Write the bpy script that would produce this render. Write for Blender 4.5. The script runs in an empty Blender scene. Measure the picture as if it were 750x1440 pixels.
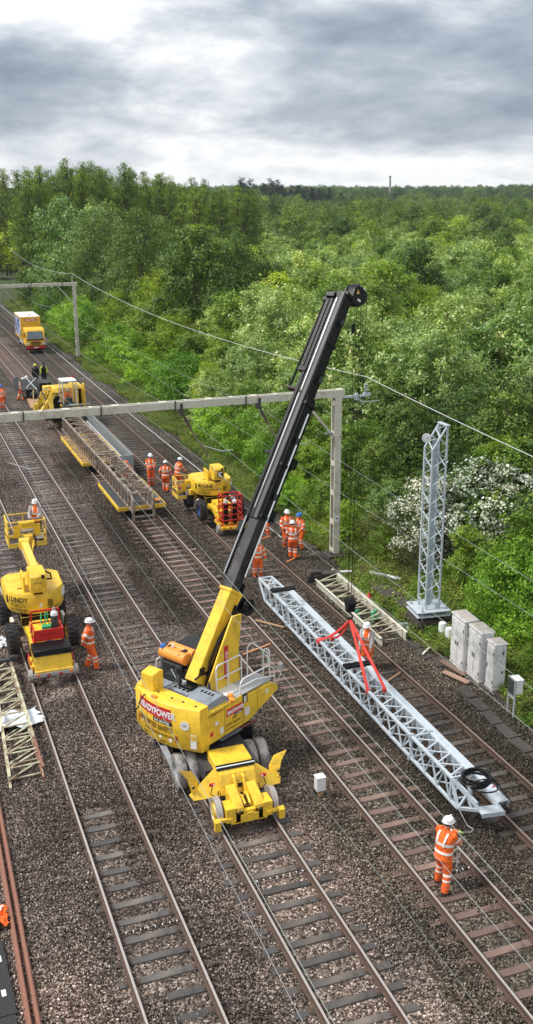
import bpy, bmesh, math, random
import numpy as np
from mathutils import Vector, Matrix, Euler
R = math.radians
rnd = random.Random(7)
sc = bpy.context.scene
C = sc.collection
# ------------------------------------------------------------------ camera
cam = bpy.data.cameras.new('camera'); cam.sensor_fit = 'VERTICAL'; cam.sensor_height = 36
cam.lens = 36*1448.96/1440; cam.clip_end = 6000; cam.clip_start = .3
co = bpy.data.objects.new('camera', cam); C.objects.link(co); sc.camera = co
PI_, YA, RO = .299636, .353241, -.003913
fw = Vector((math.sin(YA)*math.cos(PI_), math.cos(YA)*math.cos(PI_), -math.sin(PI_)))
rt = Vector((math.cos(YA), -math.sin(YA), 0)); up = rt.cross(fw)
rt2 = rt*math.cos(RO)+up*math.sin(RO); up2 = -rt*math.sin(RO)+up*math.cos(RO)
m = Matrix((rt2, up2, -fw)).transposed().to_4x4(); m.translation = (0, 0, 15.7625); co.matrix_world = m
# world frame: X across the tracks (right), Y along them (away), Z up; z = 0 is the rail top
GZ = -.2                                    # ballast surface
# ------------------------------------------------------------------ render settings
sc.render.engine = 'CYCLES'
sc.view_settings.view_transform = 'Standard'; sc.view_settings.look = 'None'; sc.view_settings.gamma = 1
sc.view_settings.exposure = 1.22
sc.cycles.max_bounces = 5; sc.cycles.diffuse_bounces = 3; sc.cycles.glossy_bounces = 2; sc.cycles.transmission_bounces = 3
sc.cycles.transparent_max_bounces = 6; sc.cycles.use_denoising = True
# ------------------------------------------------------------------ materials
MAT = {}
def nodes_of(name):
    m = bpy.data.materials.new(name); m.use_nodes = True; nt = m.node_tree
    return m, nt, nt.nodes['Principled BSDF']
def ramp(nt, stops, fac=None, interp='LINEAR'):
    r = nt.nodes.new('ShaderNodeValToRGB'); cr = r.color_ramp; cr.interpolation = interp
    while len(cr.elements) < len(stops): cr.elements.new(.5)
    for e, (p, c) in zip(cr.elements, stops):
        e.position = p; e.color = (*c, 1) if len(c) == 3 else c
    if fac is not None: nt.links.new(fac, r.inputs[0])
    return r
def noise(nt, scale, detail=4, rough=.6, vec=None, dist=0):
    n = nt.nodes.new('ShaderNodeTexNoise'); n.inputs['Scale'].default_value = scale
    n.inputs['Detail'].default_value = detail; n.inputs['Roughness'].default_value = rough
    n.inputs['Distortion'].default_value = dist
    if vec is not None: nt.links.new(vec, n.inputs['Vector'])
    return n
def mix(nt, a, b, fac, mode='MIX'):
    x = nt.nodes.new('ShaderNodeMix'); x.data_type = 'RGBA'; x.blend_type = mode
    for s, v in ((x.inputs[0], fac), (x.inputs[6], a), (x.inputs[7], b)):
        if isinstance(v, bpy.types.NodeSocket): nt.links.new(v, s)
        elif isinstance(v, (int, float)): s.default_value = v
        else: s.default_value = (*v, 1)
    return x.outputs[2]
def mathn(nt, op, a, b=0., clamp=False):
    x = nt.nodes.new('ShaderNodeMath'); x.operation = op; x.use_clamp = clamp
    for s, v in ((x.inputs[0], a), (x.inputs[1], b)):
        if isinstance(v, bpy.types.NodeSocket): nt.links.new(v, s)
        else: s.default_value = v
    return x.outputs[0]
def bump(nt, h, strength, dist, b):
    x = nt.nodes.new('ShaderNodeBump'); x.inputs['Strength'].default_value = strength; x.inputs['Distance'].default_value = dist
    nt.links.new(h, x.inputs['Height']); nt.links.new(x.outputs[0], b.inputs['Normal']); return x
def paint(name, col, rough=.45, dirt=.25, dcol=(.09, .065, .045), scale=3., metal=0., spec=.5, lo=.5, hi=.72):
    """painted or coated surface with grime patches, fine scuffs and uneven gloss"""
    if name in MAT: return MAT[name]
    m, nt, b = nodes_of(name)
    geo = nt.nodes.new('ShaderNodeTexCoord').outputs['Object']
    n1 = noise(nt, scale, 6, .68, geo); n2 = noise(nt, scale*9, 3, .6, geo)
    f1 = ramp(nt, [(lo, (0, 0, 0)), (hi, (1, 1, 1))], n1.outputs[0]).outputs[0]
    f2 = ramp(nt, [(.55, (0, 0, 0)), (.75, (1, 1, 1))], n2.outputs[0]).outputs[0]
    c = mix(nt, col, dcol, mathn(nt, 'MULTIPLY', f1, dirt))
    c = mix(nt, c, dcol, mathn(nt, 'MULTIPLY', f2, dirt*.55))
    mp_ = nt.nodes.new('ShaderNodeMapping'); mp_.inputs['Scale'].default_value = (1, 1, .13); nt.links.new(geo, mp_.inputs[0])
    n3 = noise(nt, scale*6, 4, .65, mp_.outputs[0]); f3 = ramp(nt, [(.56, (0, 0, 0)), (.7, (1, 1, 1))], n3.outputs[0]).outputs[0]
    c = mix(nt, c, dcol, mathn(nt, 'MULTIPLY', f3, dirt*.5))
    nt.links.new(c, b.inputs['Base Color'])
    rr = mathn(nt, 'MULTIPLY_ADD', n1.outputs[0], .3); rr.node.inputs[2].default_value = max(0, rough-.12)
    nt.links.new(rr, b.inputs['Roughness'])
    b.inputs['Metallic'].default_value = metal; b.inputs['Specular IOR Level'].default_value = spec
    bump(nt, n2.outputs[0], .12, .01, b)
    if 'cloth' in name or 'sleeve' in name:
        w5 = noise(nt, 9, 3, .5, geo, 1.2); bump(nt, w5.outputs[0], .9, .06, b)
    MAT[name] = m; return m
YEL = paint('yellow_paint', (.90, .585, .04), .42, .55, (.2, .12, .035), 2.6, lo=.47, hi=.74)
YEL2 = paint('pale_yellow_paint', (.88, .6, .08), .42, .4, (.2, .13, .05))
ORA = paint('orange_plastic', (.85, .32, .05), .45, .2)
RED = paint('red_paint', (.62, .025, .02), .4, .2)
BLK = paint('black_paint', (.005, .005, .006), .34, .15, (.03, .028, .026), spec=.3)
WORN = paint('worn_black_paint', (.014, .013, .013), .42, .8, (.13, .12, .115), 1.6, lo=.47, hi=.72)
DGR = paint('dark_grey_metal', (.045, .048, .052), .45, .4, (.1, .09, .08))
GRY = paint('grey_cover_paint', (.27, .31, .355), .45, .4, (.08, .07, .06))
LGR = paint('light_grey_metal', (.42, .44, .45), .45, .4, (.15, .12, .1))
WHT = paint('white_paint', (.78, .79, .78), .45, .22, (.25, .2, .16))
GALV = paint('galvanised_steel', (.54, .605, .655), .42, .5, (.28, .31, .33), 2.2, .12)
CHR = paint('chrome_rod', (.75, .76, .77), .18, .1, metal=1.)
RUB = paint('rubber', (.02, .02, .021), .8, .5, (.12, .1, .085), 6)
RUBG = paint('dusty_rubber', (.36, .34, .33), .9, .85, (.07, .06, .055), 4, lo=.44, hi=.66)
CREAM = paint('aged_cream_paint', (.60, .585, .49), .6, .75, (.22, .16, .1), 1.5)
OLDT = paint('mossy_cream_steel', (.56, .56, .38), .7, .85, (.2, .1, .06), 2.4, lo=.44, hi=.6)
RUSTY = paint('brown_rusty_steel', (.16, .1, .075), .8, .7, (.42, .38, .3), 3.5, lo=.42, hi=.66)
RUSTR = paint('rusty_loose_rail', (.27, .125, .085), .85, .5, (.13, .06, .04), 5)
RAILS = paint('rail_side_rust', (.10, .062, .045), .8, .5, (.05, .035, .03), 6)
RAILT = paint('worn_rail_head', (.48, .44, .41), .34, .3, (.2, .15, .12), 8, .35)
RAILB = paint('dull_rail_head', (.27, .2, .17), .45, .4, (.12, .08, .06), 8, .35)
CONC = paint('weathered_concrete', (.43, .42, .40), .85, .5, (.16, .15, .13), 2.3)
DCON = paint('dark_wet_concrete', (.055, .045, .04), .8, .6, (.1, .08, .06), 3)
WOOD = paint('raw_timber', (.42, .26, .14), .8, .4, (.15, .1, .07), 6)
BRWN = paint('brown_board', (.2, .12, .09), .8, .3)
SLING = paint('red_webbing', (.66, .05, .035), .8, .25, (.3, .02, .02), 12)
BLUE = paint('blue_paint', (.03, .09, .3), .45, .2)
BLUEH = paint('blue_plastic', (.03, .16, .55), .4, .1)
GRNS = paint('green_strap', (.05, .4, .16), .7, .2)
BRASS = paint('insulator_brown', (.1, .06, .045), .3, .2)
INSG = paint('insulator_grey', (.35, .36, .37), .3, .2)
def glass(name, col, rough=.08):
    m, nt, b = nodes_of(name); b.inputs['Base Color'].default_value = (*col, 1); b.inputs['Roughness'].default_value = rough
    b.inputs['Specular IOR Level'].default_value = .8; MAT[name] = m; return m
GLS = glass('dark_glass', (.015, .02, .02)); GLSB = glass('pale_glass', (.12, .17, .19))
HIV = paint('orange_hi_vis_cloth', (1.0, .17, .02), .8, .45, (.42, .07, .03), 6)
HIV2 = paint('soiled_hi_vis_cloth', (.92, .14, .02), .85, .75, (.25, .07, .03), 5)
HIY = paint('yellow_hi_vis_cloth', (.6, .75, .05), .8, .15)
TAPE = paint('reflective_tape', (.82, .80, .74), .35, .1, (.5, .4, .3))
SKIN = paint('skin', (.55, .3, .22), .6, .05, (.4, .2, .15)); HAIR = paint('dark_hair', (.04, .025, .02), .8, .1)
HELM = paint('white_helmet', (.82, .83, .85), .3, .08); BOOT = paint('boot_leather', (.03, .026, .024), .7, .4)
GLOV = paint('pale_green_glove', (.5, .75, .2), .8, .1); GLOD = paint('dark_glove', (.04, .04, .045), .8, .1)
GREYC = paint('grey_sleeve', (.45, .43, .44), .8, .1)
SHEET = paint('white_sheet', (.75, .8, .84), .7, .15)
TXTB = paint('black_lettering', (.02, .02, .022), .5, .05); TXTW = paint('white_lettering', (.85, .85, .85), .5, .05)
TXTD = paint('brown_lettering', (.23, .13, .01), .5, .05); SIGR = paint('red_sign', (.6, .02, .025), .4, .06)
LAMPR = paint('red_lens', (.5, .02, .01), .25, .05); LAMPO = paint('amber_lens', (.9, .22, .01), .25, .05)
# ------------------------------------------------------------------ mesh builder
def frame(d):
    d = Vector(d).normalized(); a = Vector((0, 0, 1)) if abs(d.z) < .95 else Vector((1, 0, 0))
    x = d.cross(a).normalized(); return x, x.cross(d).normalized()
class MB:
    def __init__(s): s.v = []; s.f = []; s.m = []; s.mats = []
    def mi(s, m):
        if m not in s.mats: s.mats.append(m)
        return s.mats.index(m)
    def add(s, vs, fs, m):
        n = len(s.v); s.v += [tuple(v) for v in vs]; k = s.mi(m)
        for f in fs: s.f.append(tuple(n+i for i in f)); s.m.append(k)
        return s
    def box(s, m, c, d, rz=0, rx=0, ry=0, taper=1., tz=None):
        e = Euler((rx, ry, rz)).to_matrix(); c = Vector(c); x, y, z = d[0]/2, d[1]/2, d[2]/2; tz = tz or (taper, taper)
        P = [(-x, -y, -z), (x, -y, -z), (x, y, -z), (-x, y, -z), (-x*tz[0], -y*tz[1], z), (x*tz[0], -y*tz[1], z), (x*tz[0], y*tz[1], z), (-x*tz[0], y*tz[1], z)]
        return s.add([c+e@Vector(p) for p in P], [(0, 3, 2, 1), (4, 5, 6, 7), (0, 1, 5, 4), (1, 2, 6, 5), (2, 3, 7, 6), (3, 0, 4, 7)], m)
    def bar(s, m, a, b, w, h=None, roll=None):
        """rectangular bar from a to b, w across, h in the other direction"""
        h = h or w; a = Vector(a); b = Vector(b); x, y = frame(b-a)
        if roll: 
            q = Matrix.Rotation(roll, 3, (b-a).normalized()); x = q@x; y = q@y
        P = [p+x*i*w/2+y*j*h/2 for p in (a, b) for i, j in ((-1, -1), (1, -1), (1, 1), (-1, 1))]
        return s.add(P, [(0, 1, 2, 3), (7, 6, 5, 4), (0, 4, 5, 1), (1, 5, 6, 2), (2, 6, 7, 3), (3, 7, 4, 0)], m)
    def ang(s, m, a, b, w, t=.012, roll=0):
        """L section"""
        a = Vector(a); b = Vector(b); x, y = frame(b-a); q = Matrix.Rotation(roll, 3, (b-a).normalized()); x = q@x; y = q@y
        s.bar2(m, a+x*w/2, b+x*w/2, x, y, w, t); s.bar2(m, a+y*w/2, b+y*w/2, x, y, t, w); return s
    def bar2(s, m, a, b, x, y, w, h):
        P = [p+x*i*w/2+y*j*h/2 for p in (a, b) for i, j in ((-1, -1), (1, -1), (1, 1), (-1, 1))]
        return s.add(P, [(0, 1, 2, 3), (7, 6, 5, 4), (0, 4, 5, 1), (1, 5, 6, 2), (2, 6, 7, 3), (3, 7, 4, 0)], m)
    def tube(s, m, pts, r, n=8, caps=True):
        pts = [Vector(p) for p in pts]; rs = r if isinstance(r, (list, tuple)) else [r]*len(pts)
        V = []; x = None
        for i, p in enumerate(pts):
            d = (pts[min(i+1, len(pts)-1)]-pts[max(i-1, 0)]).normalized()
            if x is None: x, y = frame(d)
            else:
                x = (x-d*x.dot(d)).normalized(); y = d.cross(x)
            y = d.cross(x)
            V += [p+(x*math.cos(t)+y*math.sin(t))*rs[i] for t in [2*math.pi*k/n for k in range(n)]]
        F = [(i*n+k, i*n+(k+1) % n, (i+1)*n+(k+1) % n, (i+1)*n+k) for i in range(len(pts)-1) for k in range(n)]
        if caps: F += [tuple(range(n))[::-1], tuple((len(pts)-1)*n+k for k in range(n))]
        return s.add(V, F, m)
    def cyl(s, m, a, b, r, n=16, r2=None): return s.tube(m, [a, b], [r, r if r2 is None else r2], n)
    def lathe(s, m, c, axis, prof, n=24):
        """prof: (radius, distance along the axis)"""
        c = Vector(c); ax = Vector(axis).normalized(); x, y = frame(ax)
        V = [c+ax*h+(x*math.cos(t)+y*math.sin(t))*max(r, 1e-4) for r, h in prof for t in [2*math.pi*k/n for k in range(n)]]
        F = [(i*n+k, i*n+(k+1) % n, (i+1)*n+(k+1) % n, (i+1)*n+k) for i in range(len(prof)-1) for k in range(n)]
        return s.add(V, F, m)
    def prism(s, m, poly, a, b, mat=None):
        """polygon (list of 2-D points in the plane given by mat 3x3 columns x,y) swept from offset a to b along its z"""
        M = mat or Matrix.Identity(4); n = len(poly)
        V = [M@Vector((p[0], p[1], h)) for h in (a, b) for p in poly]
        F = [tuple(range(n))[::-1], tuple(n+k for k in range(n))]+[(k, (k+1) % n, n+(k+1) % n, n+k) for k in range(n)]
        return s.add(V, F, m)
    def build(s, name, parent=None, bevel=0, smooth=35, loc=None, rot=None):
        me = bpy.data.meshes.new(name); me.from_pydata(s.v, [], s.f)
        for m in s.mats: me.materials.append(m)
        me.polygons.foreach_set('material_index', s.m)
        bm = bmesh.new(); bm.from_mesh(me); bmesh.ops.recalc_face_normals(bm, faces=bm.faces[:])
        if bevel: bmesh.ops.bevel(bm, geom=[e for e in bm.edges if len(e.link_faces) == 2 and e.calc_face_angle(0) > .6], offset=bevel, segments=1, affect='EDGES', clamp_overlap=True)
        bm.to_mesh(me); bm.free()
        if smooth: me.polygons.foreach_set('use_smooth', [True]*len(me.polygons)); me.set_sharp_from_angle(angle=R(smooth))
        o = bpy.data.objects.new(name, me); C.objects.link(o)
        if parent: o.parent = parent
        if loc is not None: o.location = loc
        if rot is not None: o.rotation_euler = rot
        return o
SIDE = Matrix(((0, 0, 1, 0), (1, 0, 0, 0), (0, 1, 0, 0), (0, 0, 0, 1)))     # polygon (y,z) swept along x
def tag(o, label=None, cat=None, group=None, kind=None):
    if label: o['label'] = label
    if cat: o['category'] = cat
    if group: o['group'] = group
    if kind: o['kind'] = kind
    return o
def thing(name, label, cat, loc=(0, 0, 0), rz=0, group=None):
    o = bpy.data.objects.new(name, None); C.objects.link(o); o.location = loc; o.rotation_euler = (0, 0, rz); o.empty_display_size = .3
    return tag(o, label, cat, group)
def kids(o): return [c for c in list(bpy.data.objects) if c.parent == o]
CH = {}
def copy_tree(o, parent=None):
    c = o.copy(); C.objects.link(c); c.parent = parent
    for ch in o.children: copy_tree(ch, c)
    return c
def text(body, size, m, M, parent, name='lettering', depth=.004, bend=None, align='LEFT', sx=1., bold=0.):
    """flat lettering as a mesh; M places its local x (reading), y (up), z (out) axes; bend = function(point)"""
    cu = bpy.data.curves.new('t', 'FONT'); cu.body = body; cu.size = size; cu.extrude = depth; cu.align_x = align; cu.offset = bold
    t = bpy.data.objects.new('t', cu); C.objects.link(t); bpy.context.view_layer.update()
    me = bpy.data.meshes.new_from_object(t.evaluated_get(bpy.context.evaluated_depsgraph_get()))
    bpy.data.objects.remove(t)
    if bend:
        bm = bmesh.new(); bm.from_mesh(me)
        for v in bm.verts: v.co = bend(Vector((v.co.x*sx, v.co.y, v.co.z)))
        bm.to_mesh(me); bm.free()
    else: me.transform(M@Matrix.Diagonal((sx, 1, 1, 1)))
    me.materials.clear(); me.materials.append(m)
    o = bpy.data.objects.new(name, me); C.objects.link(o); o.parent = parent
    return o
def facing(o, x, n=None):
    """4x4 with origin o, reading direction x, z up as far as possible"""
    x = Vector(x).normalized(); z = Vector(n).normalized() if n else x.cross(Vector((0, 0, 1))).normalized(); y = z.cross(x)
    M = Matrix((x, y, z)).transposed().to_4x4(); M.translation = Vector(o); return M
# ================================================================== SKY AND LIGHT
SUN_EL, SUN_AZ = R(55), R(285)
w = bpy.data.worlds.new('World'); sc.world = w; w.use_nodes = True; nt = w.node_tree
bg = nt.nodes['Background']
sky = nt.nodes.new('ShaderNodeTexSky'); sky.sky_type = 'NISHITA'; sky.sun_disc = False
sky.sun_elevation = SUN_EL; sky.sun_rotation = SUN_AZ; sky.air_density = 1; sky.dust_density = 3
tc = nt.nodes.new('ShaderNodeTexCoord'); sep = nt.nodes.new('ShaderNodeSeparateXYZ'); nt.links.new(tc.outputs['Generated'], sep.inputs[0])
zz = mathn(nt, 'ADD', mathn(nt, 'MAXIMUM', sep.outputs[2], 0.), .13)
cmb = nt.nodes.new('ShaderNodeCombineXYZ')
# clouds on a plane seen from below; turned so the bands run across the view
mp = nt.nodes.new('ShaderNodeMapping'); mp.vector_type = 'POINT'; mp.inputs['Rotation'].default_value = (0, 0, .353)
nt.links.new(mathn(nt, 'DIVIDE', sep.outputs[0], zz), cmb.inputs[0]); nt.links.new(mathn(nt, 'DIVIDE', sep.outputs[1], zz), cmb.inputs[1])
nt.links.new(cmb.outputs[0], mp.inputs[0]); mp.inputs['Scale'].default_value = (1, 1.15, 1); mp.inputs['Location'].default_value = (3.1, 5.2, 0)
m1 = nt.nodes.new('ShaderNodeMapping'); nt.links.new(tc.outputs['Generated'], m1.inputs[0]); m1.inputs['Scale'].default_value = (3.4, 3.4, 10); m1.inputs['Location'].default_value = (4.3, 1.2, 2.6)
n1 = noise(nt, .95, 10, .6, m1.outputs[0], .15); n2 = noise(nt, 3.1, 7, .58, m1.outputs[0], .25)
f = mathn(nt, 'ADD', mathn(nt, 'MULTIPLY', n1.outputs[0], .78), mathn(nt, 'MULTIPLY', n2.outputs[0], .22))
# base tone by elevation: a bright gap low down, a darker deck above it, paler again higher up
prof = ramp(nt, [(0, (.62, .62, .62)), (.026, (.57, .57, .57)), (.045, (.46, .46, .46)), (.08, (.32, .32, .32)), (.115, (.35, .35, .35)), (.155, (.46, .46, .46)), (.4, (.5, .5, .5))], sep.outputs[2]).outputs[0]
g = mathn(nt, 'ADD', mathn(nt, 'MULTIPLY', mathn(nt, 'SUBTRACT', f, .5), 1.9), prof)
cl = ramp(nt, [(.16, (.27, .325, .41)), (.36, (.50, .555, .635)), (.50, (.82, .85, .90)), (.62, (1.15, 1.15, 1.15))], g).outputs[0]
gain = nt.nodes.new('ShaderNodeVectorMath'); gain.operation = 'SCALE'; nt.links.new(cl, gain.inputs[0]); gain.inputs['Scale'].default_value = 6.0
nt.links.new(mix(nt, sky.outputs[0], gain.outputs[0], .93), bg.inputs[0]); bg.inputs[1].default_value = .074
su = bpy.data.lights.new('sun', 'SUN'); su.energy = 1.5; su.angle = R(14); su.color = (1, .965, .91)
so = bpy.data.objects.new('sun', su); C.objects.link(so)
d = Vector((math.sin(SUN_AZ)*math.cos(SUN_EL), math.cos(SUN_AZ)*math.cos(SUN_EL), math.sin(SUN_EL)))
so.rotation_euler = d.to_track_quat('Z', 'Y').to_euler()

# ================================================================== GROUND
def ballast_mat(name, stones=False):
    m, nt, b = nodes_of(name)
    geo = nt.nodes.new('ShaderNodeNewGeometry'); pos = geo.outputs['Position']
    big = noise(nt, .16, 4, .6, pos); mid = noise(nt, .9, 4, .6, pos)
    if stones: key = geo.outputs['Random Per Island']
    else:
        vo = nt.nodes.new('ShaderNodeTexVoronoi'); vo.inputs['Scale'].default_value = 19; nt.links.new(pos, vo.inputs['Vector'])
        s = nt.nodes.new('ShaderNodeSeparateColor'); nt.links.new(vo.outputs['Color'], s.inputs[0]); key = s.outputs[0]
    stone = ramp(nt, [(0, (.013, .011, .009)), (.3, (.05, .042, .035)), (.52, (.11, .094, .08)), (.74, (.19, .162, .14)), (.9, (.3, .265, .235)), (.98, (.5, .47, .44))], key).outputs[0]
    sx = nt.nodes.new('ShaderNodeSeparateXYZ'); nt.links.new(pos, sx.inputs[0])
    # each line of ballast has its own age: pale pinkish on the left, greenish brown round the right tracks, sooty in the cess
    xr = mathn(nt, 'ADD', sx.outputs[0], mathn(nt, 'MULTIPLY', mathn(nt, 'SUBTRACT', mid.outputs[0], .5), 2.2))
    tint = ramp(nt, [(0, (1.4, 1.28, 1.22)), (.3, (1.36, 1.24, 1.18)), (.45, (1.2, 1.09, 1.04)), (.5, (.84, .79, .68)), (.62, (.76, .72, .62)), (.76, (.70, .63, .53)), (.86, (.86, .84, .74)), (.93, (.45, .42, .37)), (1, (.4, .36, .3))], mathn(nt, 'DIVIDE', xr, 20.)).outputs[0]
    c = mix(nt, stone, tint, 1., 'MULTIPLY')
    patch = ramp(nt, [(.36, (.52, .49, .46)), (.5, (1, 1, 1)), (.64, (1.5, 1.42, 1.36))], big.outputs[0]).outputs[0]
    c = mix(nt, c, patch, 1., 'MULTIPLY')
    far = ramp(nt, [(0, (1, 1, 1)), (.5, (.78, .77, .78)), (1, (.7, .69, .7))], mathn(nt, 'DIVIDE', sx.outputs[1], 90.)).outputs[0]
    c = mix(nt, c, far, 1., 'MULTIPLY')
    nt.links.new(c, b.inputs['Base Color']); b.inputs['Roughness'].default_value = .8; b.inputs['Specular IOR Level'].default_value = .35
    if not stones:
        inv = mathn(nt, 'SUBTRACT', 1., vo.outputs['Distance']); bump(nt, inv, 1., .05, b)
    MAT[name] = m; return m
BAL = ballast_mat('ballast_bed'); STN = ballast_mat('ballast_stones', True)
def grid(name, xs, ys, zf, m, kind='structure', label=None, cat=None):
    V = [(x, y, zf(x, y)) for y in ys for x in xs]; n = len(xs)
    F = [(j*n+i, j*n+i+1, (j+1)*n+i+1, (j+1)*n+i) for j in range(len(ys)-1) for i in range(n-1)]
    me = bpy.data.meshes.new(name); me.from_pydata(V, [], F); me.materials.append(m)
    me.polygons.foreach_set('use_smooth', [True]*len(F))
    o = bpy.data.objects.new(name, me); C.objects.link(o); o['kind'] = kind
    return o
def sn(x, y, s): return math.sin(x*s+1.3)*math.cos(y*s*.8+.4)+.5*math.sin(x*s*2.3+y*s*1.7)
# woodland ground: level by the line, swelling gently further off
def terr(x, y):
    if x < 19.5: return -.34
    t = min(1, (x-19.5)/6); z = -.34+t*.25*sn(x, y, .21)
    r = math.hypot(x, y); 
    if r > 150: z += 3.2*min(1, (r-150)/120)*(.9+.35*sn(x, y, .011))
    if r > 420: z += (r-420)*.0065*(1+.5*sn(x, y, .0045))
    a_ = math.atan2(x, y)
    if r > 380: z += 1.5*max(0, 1-abs(a_-.33)/.13)*min(1, (r-380)/160)
    return z
xs = [-900, -400, -150, -60, -20, 0, 10, 17.5, 19.5]+[19.5+2*k for k in range(1, 40)]+[98+12*k for k in range(1, 30)]+[460+60*k for k in range(1, 30)]
ys = [-60, -20, 0]+[4*k for k in range(1, 40)]+[160+12*k for k in range(1, 40)]+[640+80*k for k in range(1, 22)]
m, nt, b = nodes_of('woodland_floor'); pos = nt.nodes.new('ShaderNodeNewGeometry').outputs['Position']
n_ = noise(nt, .8, 6, .7, pos); n3 = noise(nt, 9, 4, .7, pos)
c = ramp(nt, [(.35, (.03, .026, .015)), (.5, (.035, .06, .015)), (.62, (.09, .12, .03)), (.75, (.14, .13, .05))], n_.outputs[0]).outputs[0]
nt.links.new(c, b.inputs['Base Color']); b.inputs['Roughness'].default_value = .95; bump(nt, n3.outputs[0], .8, .08, b); FLOOR = m
grid('ground', xs, ys, terr, FLOOR)
# ballast formation with its shoulders
edge = lambda y: 18.25+.35*math.sin(y*.31)+.25*math.sin(y*.93+1)+ (.0 if y > 38 else -.25)
V = []; F = []; Y0 = [-12+1.0*k for k in range(0, 420)]
prof = [(-30, GZ), (15.9, GZ), (16.6, GZ-.02), (17.4, GZ-.06), ('e', -.36)]
for y in Y0:
    for x, z in prof: V.append((edge(y)+.25 if x == 'e' else x, y, z if x != 'e' else -.36))
n = len(prof)
for j in range(len(Y0)-1):
    for i in range(n-1): F.append((j*n+i, j*n+i+1, (j+1)*n+i+1, (j+1)*n+i))
me = bpy.data.meshes.new('ballast'); me.from_pydata(V, [], F); me.materials.append(BAL)
o = bpy.data.objects.new('ballast_bed', me); C.objects.link(o); o['kind'] = 'structure'

# ---- loose stones: patches of individually shaped stones laid over the bed by geometry nodes, one stuff object
def stone_patch(seed, n=820, size=1.0):
    r = np.random.default_rng(seed)
    base = np.array([(0, 0, 1), (.9, 0, .45), (.28, .85, .45), (-.72, .53, .45), (-.72, -.53, .45), (.28, -.85, .45), (.72, .53, -.45), (-.28, .85, -.45), (-.9, 0, -.45), (-.28, -.85, -.45), (.72, -.53, -.45), (0, 0, -1)])
    fc = np.array([(0, 1, 2), (0, 2, 3), (0, 3, 4), (0, 4, 5), (0, 5, 1), (1, 6, 2), (2, 7, 3), (3, 8, 4), (4, 9, 5), (5, 10, 1), (2, 6, 7), (3, 7, 8), (4, 8, 9), (5, 9, 10), (1, 10, 6)])
    V = []; F = []
    for k in range(n):
        s = r.uniform(.013, .030)*(1.25 if r.random() < .12 else 1)
        p = base*r.uniform(.62, 1.25, (12, 1))*s*np.array([r.uniform(.8, 1.35), r.uniform(.7, 1.1), r.uniform(.55, .85)])
        q = Euler(tuple(r.uniform(0, 6.28, 3)*np.array([.25, .25, 1]))).to_matrix(); p = p@np.array(q).T
        V.append(p+np.array([r.uniform(-size/2, size/2), r.uniform(-size/2, size/2), r.uniform(-.004, .02)])); F.append(fc+12*k)
    V = np.concatenate(V); F = np.concatenate(F)
    me = bpy.data.meshes.new('stone_patch'); me.from_pydata(V.tolist(), [], F.tolist()); me.materials.append(STN); return me
def mesh_pts(P, attrs):
    me = bpy.data.meshes.new('pts'); me.from_pydata([tuple(p) for p in P], [], [])
    for k, (typ, vals) in attrs.items():
        a = me.attributes.new(k, typ, 'POINT'); a.data.foreach_set('vector' if typ == 'FLOAT_VECTOR' else 'value', np.array(vals, dtype=np.int32 if typ == 'INT' else np.float32).ravel())
    return me
def gn_scatter(name, P, rot, scl, idx, protos):
    """one object: each point carries one of the proto meshes, with its own turn and size"""
    me = mesh_pts(P, {'rot': ('FLOAT_VECTOR', rot), 'scl': ('FLOAT', scl), 'idx': ('INT', idx)})
    o = bpy.data.objects.new(name, me); C.objects.link(o)
    ng = bpy.data.node_groups.new(name, 'GeometryNodeTree')
    ng.interface.new_socket('Geometry', in_out='INPUT', socket_type='NodeSocketGeometry'); ng.interface.new_socket('Geometry', in_out='OUTPUT', socket_type='NodeSocketGeometry')
    N = ng.nodes.new; gi = N('NodeGroupInput'); go = N('NodeGroupOutput'); j = N('GeometryNodeJoinGeometry')
    def attr(nm, t):
        a = N('GeometryNodeInputNamedAttribute'); a.data_type = t; a.inputs[0].default_value = nm; return a.outputs[0]
    for k, pr in enumerate(protos):
        oi = N('GeometryNodeObjectInfo'); oi.inputs[0].default_value = pr; oi.inputs['As Instance'].default_value = False; oi.transform_space = 'ORIGINAL'
        ip = N('GeometryNodeInstanceOnPoints'); cmpn = N('FunctionNodeCompare'); cmpn.data_type = 'INT'; cmpn.operation = 'EQUAL'
        ia = [s for s in cmpn.inputs if s.type == 'INT']
        ng.links.new(attr('idx', 'INT'), ia[0]); ia[1].default_value = k
        ng.links.new(gi.outputs[0], ip.inputs['Points']); ng.links.new(cmpn.outputs[0], ip.inputs['Selection'])
        ng.links.new(oi.outputs['Geometry'], ip.inputs['Instance']); ng.links.new(attr('rot', 'FLOAT_VECTOR'), ip.inputs['Rotation']); ng.links.new(attr('scl', 'FLOAT'), ip.inputs['Scale'])
        ng.links.new(ip.outputs[0], j.inputs[0])
    ng.links.new(j.outputs[0], go.inputs[0])
    md = o.modifiers.new('scatter', 'NODES'); md.node_group = ng
    return o
def lift(x, y):
    for t, X, l_, r_ in (('T1', 14.862, .0, .045), ('T2', 11.477, .03, .02), ('T3', 7.606, .004, -.02), ('T4', 4.22, .045, .035)):
        d = x-X
        if abs(d) < .55: return .045 if (t == 'T4' and 24.5 < y < 31.5) else (.012 if t == 'T3' and 33 < y < 38 else -.02)
        if -1.6 < d <= -.55: return l_
        if .55 <= d < 1.6: return r_
    return .01
protos = [bpy.data.objects.new('stone_patch', stone_patch(k)) for k in range(5)]   # never linked: only source meshes for the one stuff object
P = []; rot = []; scl = []; idx = []
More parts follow.
